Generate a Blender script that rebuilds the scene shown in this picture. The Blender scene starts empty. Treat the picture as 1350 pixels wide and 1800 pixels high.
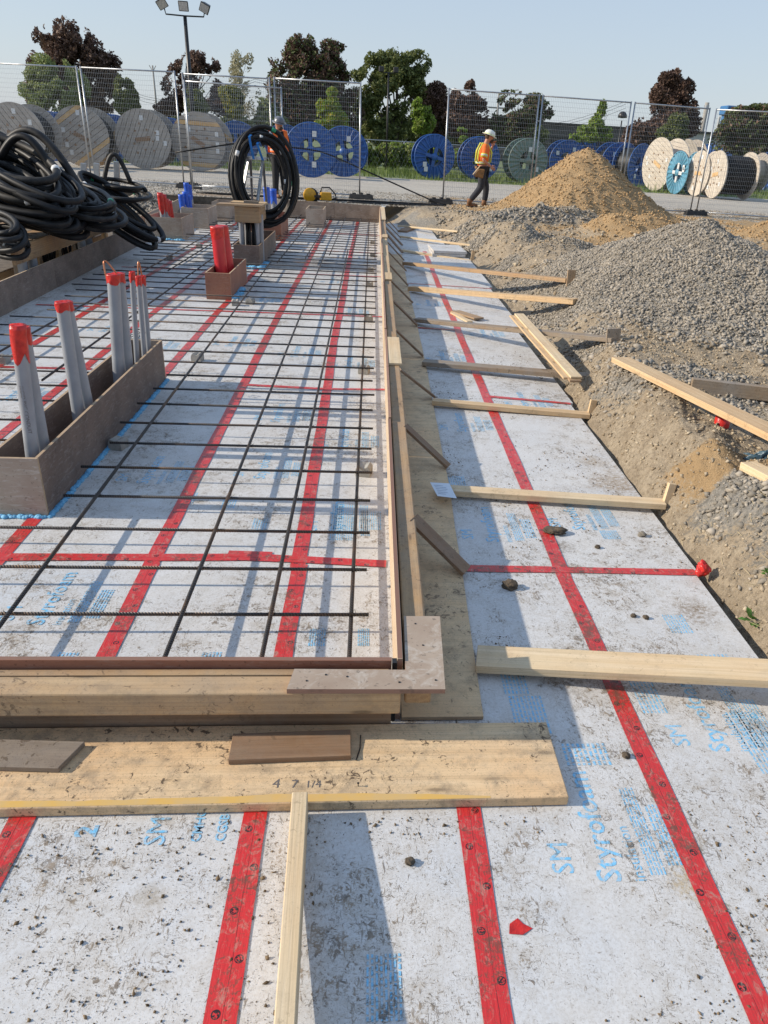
import bpy, bmesh, math, random
import numpy as np
from mathutils import Vector, Matrix
random.seed(7); RNG = np.random.default_rng(7)
sc = bpy.context.scene
COL = sc.collection

# ------------------------------------------------------------------ camera
def nrm(v):
    v = np.array(v, float); return v/np.linalg.norm(v)
FOC, EYE = 1303., 1.83
PP = np.array([760., 900.])
_Y = nrm([652-PP[0], 250-PP[1], FOC])
_D = nrm([600-PP[0], 3550-PP[1], FOC]); _D = nrm(_D-np.dot(_D, _Y)*_Y)
_Z = -_D; _X = np.cross(_Y, _Z)
RC = np.stack([_X, _Y, _Z], axis=1)
CAM = np.array([0, 0, EYE])
def _ray(u, v): return RC.T@np.array([(u-PP[0])/FOC, (v-PP[1])/FOC, 1.])
def G(u, v, z=0.):            # survey: sight line met with a level plane
    d = _ray(u, v); return Vector(CAM+d*((z-EYE)/d[2]))
def GY(u, v, y):              # survey: sight line met with the plane y = const
    d = _ray(u, v); return Vector(CAM+d*(y/d[1]))
def GXP(u, v, x):            # survey: sight line met with the plane x = const
    d = _ray(u, v); return Vector(CAM+d*(x/d[0]))
cd = bpy.data.cameras.new('camera'); cam = bpy.data.objects.new('camera', cd); COL.objects.link(cam)
cd.sensor_fit = 'HORIZONTAL'; cd.sensor_width = 36; cd.lens = FOC/1350*36
cd.shift_x = -(PP[0]-675)/1350; cd.clip_end = 3000; cd.clip_start = .05
m = Matrix.Identity(4)
for i in range(3):
    m[i][0] = RC[0][i]; m[i][1] = -RC[1][i]; m[i][2] = -RC[2][i]; m[i][3] = CAM[i]
cam.matrix_world = m; sc.camera = cam
sc.render.resolution_x = 768; sc.render.resolution_y = 1024
# ------------------------------------------------------------------ light
SUN = Vector((1.95, -.03, -1)).normalized()          # travel direction of the light
w = bpy.data.worlds.new('World'); sc.world = w; w.use_nodes = True
nt = w.node_tree; nt.nodes.clear()
sky = nt.nodes.new('ShaderNodeTexSky'); sky.sky_type = 'NISHITA'; sky.sun_disc = False
sky.sun_elevation = math.asin(-SUN.z); sky.sun_rotation = math.atan2(-SUN.x, -SUN.y)
sky.air_density = 1.3; sky.dust_density = .8; sky.ozone_density = 2.5; sky.altitude = 60
bg = nt.nodes.new('ShaderNodeBackground'); bg.inputs[1].default_value = .108
wo = nt.nodes.new('ShaderNodeOutputWorld')
hz = nt.nodes.new('ShaderNodeMix'); hz.data_type = 'RGBA'; hz.inputs[0].default_value = .72
geo = nt.nodes.new('ShaderNodeTexCoord'); sp_ = nt.nodes.new('ShaderNodeSeparateXYZ'); nt.links.new(geo.outputs['Generated'], sp_.inputs[0])
mr = nt.nodes.new('ShaderNodeMapRange'); nt.links.new(sp_.outputs[2], mr.inputs[0]); mr.inputs[1].default_value = 0; mr.inputs[2].default_value = .55
gm = nt.nodes.new('ShaderNodeMix'); gm.data_type = 'RGBA'; nt.links.new(mr.outputs[0], gm.inputs[0])
gm.inputs[6].default_value = (4.5, 5.1, 5.9, 1); gm.inputs[7].default_value = (3.0, 4.1, 6.0, 1)      # hazy summer air, paler at the horizon
nt.links.new(sky.outputs[0], hz.inputs[6]); nt.links.new(gm.outputs[2], hz.inputs[7]); nt.links.new(hz.outputs[2], bg.inputs[0]); nt.links.new(bg.outputs[0], wo.inputs[0])
sl = bpy.data.lights.new('sun', 'SUN'); so = bpy.data.objects.new('sun', sl); COL.objects.link(so)
sl.energy = 4.2; sl.angle = math.radians(.8); sl.color = (1, .90, .76)
so.rotation_euler = SUN.to_track_quat('-Z', 'Y').to_euler(); so.location = (-20, 0, 20)
sc.view_settings.view_transform = 'Standard'; sc.view_settings.look = 'None'
sc.view_settings.exposure = 0.35; sc.view_settings.gamma = 1

# ------------------------------------------------------------------ materials
class N:
    def __init__(s, name):
        s.m = bpy.data.materials.new(name); s.m.use_nodes = True
        s.t = s.m.node_tree; s.b = s.t.nodes['Principled BSDF']
    def n(s, typ, **kw):
        x = s.t.nodes.new(typ)
        for k, v in kw.items(): setattr(x, k, v)
        return x
    def l(s, a, b): s.t.links.new(a, b)
    def inp(s, sock, v):
        if v is None: return
        if hasattr(v, 'is_output'): s.l(v, sock)
        else:
            if isinstance(v, (tuple, list)) and len(v) == 3 and sock.type == 'RGBA': v = (*v, 1)
            sock.default_value = v
    def pos(s): return s.n('ShaderNodeNewGeometry').outputs['Position']
    def obj(s, rnd=True):
        o = s.n('ShaderNodeTexCoord').outputs['Object']
        if not rnd: return o
        r = s.n('ShaderNodeObjectInfo').outputs['Random']
        v = s.n('ShaderNodeVectorMath', operation='ADD'); s.l(o, v.inputs[0])
        k = s.n('ShaderNodeVectorMath', operation='SCALE'); k.inputs[0].default_value = (37, 23, 51); s.l(r, k.inputs['Scale'])
        s.l(k.outputs[0], v.inputs[1]); return v.outputs[0]
    def sc(s, vec, scale, loc=(0, 0, 0), rot=(0, 0, 0)):
        x = s.n('ShaderNodeMapping'); s.l(vec, x.inputs[0]); x.inputs['Scale'].default_value = scale
        x.inputs['Location'].default_value = loc; x.inputs['Rotation'].default_value = rot; return x.outputs[0]
    def noise(s, vec, scale=5, det=3, rough=.55, dist=0, color=False):
        x = s.n('ShaderNodeTexNoise'); s.l(vec, x.inputs['Vector'])
        x.inputs['Scale'].default_value = scale; x.inputs['Detail'].default_value = det
        x.inputs['Roughness'].default_value = rough; x.inputs['Distortion'].default_value = dist
        return x.outputs['Color' if color else 'Fac']
    def vor(s, vec, scale=5, feat='F1', out='Distance', rnd=1):
        x = s.n('ShaderNodeTexVoronoi', feature=feat); s.l(vec, x.inputs['Vector']); x.inputs['Scale'].default_value = scale
        x.inputs['Randomness'].default_value = rnd
        return x.outputs[out]
    def ramp(s, fac, lo, hi, a=0., b=1.):
        x = s.n('ShaderNodeMapRange'); x.inputs[1].default_value = lo; x.inputs[2].default_value = hi
        x.inputs[3].default_value = a; x.inputs[4].default_value = b; s.l(fac, x.inputs[0]); return x.outputs[0]
    def mix(s, f, a, b, mode='MIX'):
        x = s.n('ShaderNodeMix', data_type='RGBA', blend_type=mode)
        s.inp(x.inputs[0], f); s.inp(x.inputs[6], a); s.inp(x.inputs[7], b); return x.outputs[2]
    def math(s, op, a, b=None, c=None):
        x = s.n('ShaderNodeMath', operation=op); x.use_clamp = False
        s.inp(x.inputs[0], a)
        if b is not None: s.inp(x.inputs[1], b)
        if c is not None: s.inp(x.inputs[2], c)
        return x.outputs[0]
    def bump(s, h, strength=.3, dist=.01):
        x = s.n('ShaderNodeBump'); x.inputs['Strength'].default_value = strength; x.inputs['Distance'].default_value = dist
        s.l(h, x.inputs['Height']); s.l(x.outputs[0], s.b.inputs['Normal'])
    def out(s, col, rough=.6, metal=0, spec=None):
        s.inp(s.b.inputs['Base Color'], col); s.inp(s.b.inputs['Roughness'], rough); s.b.inputs['Metallic'].default_value = metal
        if spec is not None: s.b.inputs['Specular IOR Level'].default_value = spec
        return s.m

def dirt(k, p, amount=1., dense=1., scrib=1.):
    """mud specks, grass-like scraps and tan smears; returns (dark mask, tan mask)"""
    big = k.ramp(k.noise(p, 1.4, 3, .6), .36, .66)
    big2 = k.ramp(k.noise(k.sc(p, (1, 1, 1), (7, 3, 1)), 5.5, 5, .62), .38, .68)
    big3 = k.ramp(k.noise(k.sc(p, (1, 1, 1), (2, 8, 3)), 16, 4, .6), .38, .66)
    area = k.math('MULTIPLY', k.math('ADD', k.math('MULTIPLY', big, .55), k.math('MULTIPLY', big2, .65)), k.math('ADD', .45, k.math('MULTIPLY', big3, .65)))
    def lay(vec, scale, det, dist, thr, gain, edge):
        t_ = k.math('SUBTRACT', thr, k.math('MULTIPLY', area, gain*dense)); return k.ramp(k.math('SUBTRACT', k.noise(vec, scale, det, .66, dist), t_), 0, edge)
    d1 = lay(p, 46, 6, .9, .675, .19, .05)
    d2 = lay(k.sc(p, (1, .42, 1), (0, 0, 0), (0, 0, .9)), 58, 4, 2.0, .655, .17, .06)
    d3 = lay(k.sc(p, (.45, 1, 1), (3, 1, 0), (0, 0, .5)), 74, 3, 2.2, .665, .17, .06)
    d4 = k.ramp(k.noise(p, 210, 2, .6), .585, .68)
    dark = k.math('MAXIMUM', k.math('MAXIMUM', d1, k.math('MULTIPLY', d2, .85*scrib)), k.math('MULTIPLY', d3, .75*scrib))
    dark = k.math('MAXIMUM', dark, k.math('MULTIPLY', d4, k.ramp(area, 0, .8, .12, .75)))
    tan = k.math('MULTIPLY', k.ramp(k.noise(p, 13, 8, .78, 1.0), .43, .66), k.ramp(area, .05, .8, .3, 1))
    return k.math('MULTIPLY', dark, amount), k.math('MULTIPLY', tan, .75*amount)

def M_foam():
    k = N('foam_board'); p = k.pos()
    base = k.mix(k.ramp(k.noise(p, 2.2, 3), .35, .7), (.60, .595, .585), (.66, .645, .62))
    base = k.mix(k.ramp(k.noise(k.sc(p, (1, 1, 1), (9, 0, 0)), 1.1, 4, .6), .60, .72, 0, .28), base, (.46, .55, .66))
    d, t = dirt(k, p)
    c = k.mix(t, base, (.40, .345, .27))
    mc = k.mix(k.ramp(k.noise(p, 24, 3), .35, .65), (.085, .06, .038), (.26, .19, .12))
    c = k.mix(k.ramp(k.noise(p, 95, 3, .7), .45, .70, 0, .35), c, (.33, .28, .22)); c = k.mix(k.math('MULTIPLY', d, .82), c, mc)
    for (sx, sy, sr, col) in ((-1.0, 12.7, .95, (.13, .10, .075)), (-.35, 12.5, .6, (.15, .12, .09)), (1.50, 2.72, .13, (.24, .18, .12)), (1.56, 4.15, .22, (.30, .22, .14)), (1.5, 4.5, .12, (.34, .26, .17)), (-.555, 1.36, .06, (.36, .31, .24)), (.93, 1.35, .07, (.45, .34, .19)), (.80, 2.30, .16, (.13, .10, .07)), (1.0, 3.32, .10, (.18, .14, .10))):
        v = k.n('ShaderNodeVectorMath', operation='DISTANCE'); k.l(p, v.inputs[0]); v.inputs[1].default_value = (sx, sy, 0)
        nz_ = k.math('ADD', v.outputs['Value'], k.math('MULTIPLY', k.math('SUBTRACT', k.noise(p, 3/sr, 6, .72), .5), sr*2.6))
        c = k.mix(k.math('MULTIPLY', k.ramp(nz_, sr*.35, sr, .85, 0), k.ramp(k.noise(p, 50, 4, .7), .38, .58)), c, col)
    k.bump(k.math('ADD', d, k.math('MULTIPLY', k.noise(p, 22, 4), .5)), .35, .004)
    return k.out(c, .48, 0, .35)
def M_ink():
    k = N('blue_ink'); p = k.pos(); d, t = dirt(k, p)
    c = k.mix(k.ramp(k.noise(p, 60, 3, .7), .45, .6, 0, .65), (.17, .52, .80), (.54, .60, .64))
    c = k.mix(t, c, (.40, .35, .27)); c = k.mix(k.math('MULTIPLY', d, .85), c, (.10, .075, .05))
    return k.out(c, .5)
def M_tape():
    k = N('red_seam_tape'); p = k.pos(); o = k.obj(False)
    d, t = dirt(k, p, 1, 1.3)
    s = k.n('ShaderNodeSeparateXYZ'); k.l(o, s.inputs[0])
    # printed black ovals, staggered in two rows along the strip
    def ovals(off, yo):
        fx = k.math('SUBTRACT', k.math('FRACT', k.math('DIVIDE', k.math('ADD', s.outputs[0], off), .26)), .5)
        dx = k.math('MULTIPLY', fx, .26); dy = k.math('SUBTRACT', s.outputs[1], yo)
        r = k.math('SQRT', k.math('ADD', k.math('POWER', dx, 2), k.math('POWER', dy, 2)))
        disc = k.math('LESS_THAN', r, .0115)
        hole = k.math('MULTIPLY', k.math('LESS_THAN', r, .0090), k.ramp(k.noise(o, 170, 1), .50, .53))
        return k.math('SUBTRACT', disc, k.math('MULTIPLY', hole, disc))
    ov = k.math('MAXIMUM', ovals(0, .016), ovals(.13, -.017))
    c = k.mix(k.noise(k.sc(o, (2, 20, 1)), 4, 3), (.52, .024, .024), (.64, .038, .036))
    c = k.mix(ov, c, (.03, .012, .012))
    seam = k.math('LESS_THAN', k.math('ABSOLUTE', k.math('SUBTRACT', s.outputs[1], k.ramp(k.noise(k.sc(o, (1, 0, 0)), 3, 1), 0, 1, -.006, .006))), .0009)
    c = k.mix(k.math('MULTIPLY', seam, .7), c, (.08, .01, .01))
    smear = k.ramp(k.noise(k.sc(p, (1, .6, 1)), 34, 7, .75, 1.2), .52, .66)
    c = k.mix(k.math('MULTIPLY', smear, .68), c, (.42, .30, .23)); c = k.mix(k.math('MULTIPLY', d, .8), c, (.12, .07, .045))
    k.bump(k.noise(k.sc(o, (6, 60, 1)), 3, 3), .5, .003)
    return k.out(c, .33)
def M_lumber(name, a, b, mud=.4, grey=0., edge=None):
    k = N(name); o = k.obj()
    g = k.noise(k.sc(o, (1.2, 24, 24)), 2.2, 5, .6, .7)
    rings = k.n('ShaderNodeTexWave', wave_type='RINGS', rings_direction='X'); k.l(k.sc(o, (.35, 6, 6), (0, 1.3, .9)), rings.inputs[0])
    rings.inputs['Scale'].default_value = 2.3; rings.inputs['Distortion'].default_value = 3.2; rings.inputs['Detail'].default_value = 3
    fg = k.noise(k.sc(o, (.8, 110, 110)), 2.0, 3, .6, .4)
    f = k.math('ADD', k.math('MULTIPLY', k.ramp(g, .3, .7), .6), k.math('MULTIPLY', rings.outputs['Fac'], .4))
    c = k.mix(f, a, b); c = k.mix(k.ramp(fg, .50, .66, 0, .42), c, tuple(x*.62 for x in b))
    c = k.mix(k.ramp(k.noise(o, 1.7, 3, .6), .4, .65, 0, .35), c, tuple(x*y for x, y in zip(b, (1.05, .86, .7))))
    kn = k.vor(k.sc(o, (2.2, 9, 9)), 1.0)
    c = k.mix(k.ramp(kn, .055, .10, .85, 0), c, tuple(x*.28 for x in b))
    c = k.mix(k.ramp(kn, .10, .2, .30, 0), c, tuple(x*.6 for x in b))
    if grey: c = k.mix(k.math('MULTIPLY', k.ramp(k.noise(o, 3.5, 5, .65), .35, .62), grey), c, (.25, .235, .215))
    p = k.sc(k.pos(), (.8, .8, .8), (3.3, 1.7, 0)); d, t = dirt(k, p, mud*.8, .92, .22)
    st = k.ramp(k.noise(o, 9, 7, .75), .50, .68, 0, .62*mud)
    c = k.mix(st, c, (.22, .165, .11)); c = k.mix(t, c, (.36, .29, .21)); c = k.mix(d, c, (.10, .07, .045))
    k.bump(k.math('ADD', g, k.math('MULTIPLY', d, .5)), .35, .004)
    return k.out(c, .68, 0, .3)
def M_ply(name, a, b, scr=.4, streak=(.5, .46, .42)):
    k = N(name); o = k.obj()
    n1 = k.noise(o, 3.0, 6, .65); n2 = k.noise(k.sc(o, (1, 1, 5)), 12, 5, .7, 1)
    c = k.mix(k.ramp(n1, .35, .65), a, b)
    c = k.mix(k.math('MULTIPLY', k.ramp(n2, .52, .68), scr), c, streak)
    c = k.mix(k.ramp(k.noise(o, 60, 3, .6), .62, .68, 0, .6), c, tuple(x*.3 for x in a))
    c = k.mix(k.ramp(k.vor(o, 6.5), .03, .05, .8, 0), c, tuple(x*.2 for x in a))
    k.bump(k.noise(o, 40, 4), .2, .003)
    return k.out(c, .62, 0, .35)
def M_plyedge(name, a, b):
    k = N(name); o = k.obj(False)
    s = k.n('ShaderNodeSeparateXYZ'); k.l(o, s.inputs[0])
    lay = k.math('FRACT', k.math('MULTIPLY', s.outputs[2], 280))
    c = k.mix(k.ramp(lay, .3, .7), a, b)
    c = k.mix(k.ramp(k.noise(o, 14, 5, .7), .5, .7), c, tuple(x*.5 for x in a))
    return k.out(c, .75)
def M_simple(name, a, b=None, scale=8, rough=.6, metal=0, bump=0, spec=None, world=False, det=4, lo=.35, hi=.65, stretch=(1, 1, 1), bd=.01):
    k = N(name); o = k.pos() if world else k.obj()
    b = b or tuple(x*.75 for x in a)
    n = k.noise(k.sc(o, stretch), scale, det, .62)
    c = k.mix(k.ramp(n, lo, hi), a, b)
    if bump: k.bump(n, bump, bd)
    return k.out(c, rough, metal, spec)
def M_rebar(name='rebar_steel'):
    k = N(name); o = k.obj(False); oi = k.obj()
    s = k.n('ShaderNodeSeparateXYZ'); k.l(o, s.inputs[0])
    rib = k.math('SINE', k.math('ADD', k.math('MULTIPLY', s.outputs[0], 2*math.pi/.0125), k.math('MULTIPLY', s.outputs[1], 420)))
    rust = k.ramp(k.noise(k.sc(oi, (1, 3, 3)), 2.2, 5, .65), .50, .68)
    c = k.mix(rust, (.085, .08, .078), (.25, .145, .075))
    c = k.mix(k.ramp(rib, -.2, .8, .45, 0), c, (.012, .012, .013))
    k.bump(rib, 1.0, .0028)
    return k.out(c, .45, .35)
def M_ground():
    k = N('yard_gravel'); p = k.pos()
    a = k.noise(p, .35, 5, .6); b = k.noise(p, 9, 6, .75); cc = k.noise(k.sc(p, (.25, 1, 1)), .8, 4, .6)
    c = k.mix(k.ramp(a, .35, .65), (.50, .445, .365), (.40, .36, .30))
    c = k.mix(k.ramp(cc, .45, .6, 0, .7), c, (.50, .46, .39))
    c = k.mix(k.ramp(b, .48, .68, 0, .8), c, (.24, .22, .195)); c = k.mix(k.ramp(k.noise(p, 45, 3, .7), .5, .65, 0, .6), c, (.56, .52, .46))
    k.bump(k.math('ADD', b, k.noise(p, 45, 4)), .7, .03)
    return k.out(c, .9, 0, .2)
def M_terrain():
    k = N('excavated_soil'); p = k.pos()
    at = k.n('ShaderNodeAttribute', attribute_name='mix'); s = k.n('ShaderNodeSeparateColor'); k.l(at.outputs['Color'], s.inputs[0])
    n1 = k.noise(p, 6, 6, .7); n2 = k.noise(p, 38, 5, .7); n3 = k.noise(p, 130, 3, .7)
    sand = k.mix(k.ramp(n1, .35, .65), (.46, .315, .17), (.36, .24, .125))
    sand = k.mix(k.ramp(n2, .5, .7, 0, .55), sand, (.31, .215, .12))
    grav = k.mix(k.ramp(n2, .4, .62), (.36, .33, .285), (.19, .175, .15))
    soil = k.mix(k.ramp(n1, .35, .62), (.47, .385, .275), (.33, .26, .18))
    soil = k.mix(k.ramp(n2, .45, .65, 0, .6), soil, (.15, .115, .08)); soil = k.mix(k.ramp(n3, .58, .68, 0, .5), soil, (.48, .42, .34))
    nn = k.ramp(n2, .3, .7, -.25, .25)
    def sharp(x): return k.ramp(k.math('ADD', x, nn), .40, .60)
    c = k.mix(sharp(s.outputs[1]), soil, grav); c = k.mix(sharp(s.outputs[0]), c, sand)
    k.bump(k.math('ADD', k.math('ADD', n1, n2), k.math('MULTIPLY', n3, .5)), .9, .03)
    return k.out(c, .92, 0, .15)
def M_leaf(name, a, b, tr=.25):
    k = N(name); p = k.pos()
    r = k.n('ShaderNodeAttribute', attribute_name='tone'); 
    c = k.mix(r.outputs['Fac'], a, b)
    k.b.inputs['Base Color'].default_value = (*a, 1); k.out(c, .6, 0, .25)
    tb = k.n('ShaderNodeBsdfTranslucent'); k.l(c, tb.inputs[0]); mx = k.n('ShaderNodeMixShader'); mx.inputs[0].default_value = tr
    k.l(k.b.outputs[0], mx.inputs[1]); k.l(tb.outputs[0], mx.inputs[2]); k.l(mx.outputs[0], k.t.nodes['Material Output'].inputs[0])
    return k.m

FOAM = M_foam(); INK = M_ink(); TAPE = M_tape()
PINE = M_lumber('fresh_pine', (.68, .50, .30), (.52, .35, .185), .35)
PINE2 = M_lumber('pale_pine', (.74, .60, .41), (.62, .47, .28), .30)
OLDW = M_lumber('weathered_timber', (.36, .27, .18), (.22, .16, .105), .9, .65)
TANW = M_lumber('used_timber', (.50, .33, .17), (.34, .205, .10), .7, .25)
BIGB = M_lumber('dirty_pine_plank', (.78, .58, .355), (.68, .475, .265), 1.15)
BROWNW = M_lumber('brown_offcut', (.33, .20, .11), (.20, .115, .06), .5, .2)
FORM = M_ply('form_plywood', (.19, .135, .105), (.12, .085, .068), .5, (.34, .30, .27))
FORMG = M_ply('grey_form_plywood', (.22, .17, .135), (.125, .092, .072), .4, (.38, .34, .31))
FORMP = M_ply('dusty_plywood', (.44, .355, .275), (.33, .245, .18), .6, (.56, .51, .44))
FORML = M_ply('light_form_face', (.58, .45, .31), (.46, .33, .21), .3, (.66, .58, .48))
FORMR = M_ply('red_film_plywood', (.34, .15, .09), (.26, .11, .07), .35, (.40, .28, .22))
STRIPM = M_lumber('muddy_sheathing', (.74, .55, .33), (.66, .47, .27), .9)
EDGE = M_plyedge('plywood_edge', (.40, .235, .16), (.22, .115, .08)); EDGEL = M_plyedge('pale_plywood_edge', (.52, .38, .24), (.30, .19, .11))
REBAR = M_rebar()
CONC = M_simple('concrete', (.36, .34, .30), (.25, .235, .21), 14, .85, 0, .4)
PVC = M_simple('grey_pvc', (.31, .325, .345), (.26, .27, .29), 5, .38)
PVCR = M_simple('red_pvc', (.62, .035, .045), (.50, .03, .035), 6, .35)
REDT = M_simple('red_tape', (.66, .03, .02), (.42, .015, .012), 22, .35, 0, .6)
BLUET = M_simple('blue_cap_tape', (.02, .12, .62), (.015, .07, .40), 14, .4)
BFOAM = M_simple('blue_spray_foam', (.19, .50, .74), (.10, .33, .56), 40, .55, 0, .9, bd=.02)
CABLE = M_simple('black_cable', (.008, .008, .009), (.020, .019, .018), 7, .5, 0, .15, spec=.25)
CABLE2 = M_simple('dusty_cable', (.05, .046, .041), (.012, .012, .013), 6, .55, spec=.25)
COPPER = M_simple('copper', (.62, .27, .15), (.42, .17, .09), 12, .35, .8)
WTAPE = M_simple('white_label', (.72, .72, .70), (.55, .55, .54), 30, .5)
GTAPE = M_simple('green_tape', (.02, .28, .14), None, 20, .4)
GALV = M_simple('galvanised_steel', (.46, .47, .48), (.34, .35, .36), 14, .38, .75)
ALU = M_simple('aluminium', (.60, .61, .62), (.45, .46, .47), 10, .3, .85)
RUBBER = M_simple('black_rubber', (.025, .025, .026), (.05, .047, .043), 12, .8, 0, .5)
YELL = M_simple('yellow_plastic', (.68, .36, .015), (.50, .25, .012), 15, .4)
DARKM = M_simple('dark_steel', (.03, .03, .032), (.06, .055, .05), 20, .4, .5)
STRAP = M_simple('blue_strap', (.02, .22, .62), (.015, .15, .48), 20, .5)
GROUND = M_ground(); TERR = M_terrain()
PITM = M_simple('damp_soil', (.16, .125, .09), (.09, .07, .05), 10, .95, 0, .8, world=True)
STONE = N('crushed_stone'); _o = STONE.n('ShaderNodeAttribute', attribute_name='tone')
STONE = STONE.out(STONE.mix(_o.outputs['Fac'], (.20, .176, .142), (.40, .35, .285)), .85, 0, .3)
CRUMB = N('soil_crumbs'); _o = CRUMB.n('ShaderNodeAttribute', attribute_name='tone')
CRUMB = CRUMB.out(CRUMB.mix(_o.outputs['Fac'], (.09, .065, .04), (.27, .195, .12)), .95, 0, .1)
SANDC = N('sand_crumbs'); _o = SANDC.n('ShaderNodeAttribute', attribute_name='tone')
SANDC = SANDC.out(SANDC.mix(_o.outputs['Fac'], (.36, .24, .125), (.52, .355, .19)), .95, 0, .1)
SOILC = N('soil_clods'); _o = SOILC.n('ShaderNodeAttribute', attribute_name='tone')
SOILC = SOILC.out(SOILC.mix(_o.outputs['Fac'], (.25, .19, .125), (.47, .39, .28)), .95, 0, .1)
MUD = M_simple('mud', (.12, .09, .06), (.065, .05, .035), 30, .95, 0, 1.0)
REELW = M_simple('weathered_reel_boards', (.42, .375, .325), (.29, .255, .22), 3, .85, 0, .3, stretch=(1, 8, 1), lo=.3, hi=.7)
REELL = M_simple('pale_reel_boards', (.56, .50, .42), (.45, .385, .31), 3, .8, 0, .2, stretch=(1, 8, 1), lo=.3, hi=.7)
REELN = M_simple('new_reel_board', (.62, .41, .20), (.50, .31, .14), 5, .7)
BLUEP = M_simple('blue_reel_paint', (.028, .11, .34), (.02, .075, .25), 6, .42)
TEALP = M_simple('faded_teal_paint', (.14, .23, .21), (.20, .215, .17), 5, .6)
SKYP = M_simple('light_blue_paint', (.08, .25, .36), (.12, .30, .40), 5, .5)
ORANGE = M_simple('orange_cloth', (.85, .17, .02), (.75, .13, .015), 10, .75)
HIVIS = M_simple('lime_strip', (.72, .78, .10), None, 10, .6)
SILVER = M_simple('silver_strip', (.55, .57, .55), None, 10, .35)
TROUS = M_simple('dark_trousers', (.022, .024, .032), (.035, .035, .042), 12, .85, 0, .4)
BLACKC = M_simple('black_jersey', (.015, .015, .017), None, 12, .85)
SKIN = M_simple('skin', (.50, .24, .15), (.42, .18, .11), 12, .55)
BEARD = M_simple('brown_hair', (.07, .035, .018), None, 30, .8)
LEATH = M_simple('leather', (.30, .15, .05), (.16, .085, .035), 14, .7, 0, .3)
BOOT = M_simple('tan_boot', (.24, .11, .045), (.15, .07, .03), 14, .7)
HATW = M_simple('white_hard_hat', (.78, .77, .68), (.70, .69, .60), 6, .3)
HATG = M_simple('grey_hard_hat', (.10, .105, .12), (.16, .165, .18), 6, .3)
BARK = M_simple('bark', (.10, .08, .06), (.055, .045, .035), 9, .9)
GRASSM = M_simple('verge_grass', (.15, .18, .07), (.10, .13, .045), 3, .9, world=True)
PAPER = M_simple('paper_tag', (.72, .76, .80), (.62, .68, .74), 10, .6)
CLOTHB = M_simple('blue_plastic_sheet', (.07, .13, .17), (.04, .08, .11), 14, .4, 0, .5)
BLDG = M_simple('dark_cladding', (.06, .058, .057), (.085, .08, .076), .5, .7, world=True)
BLDL = M_simple('pale_cladding', (.45, .45, .44), (.38, .38, .38), .5, .7, world=True)

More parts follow.
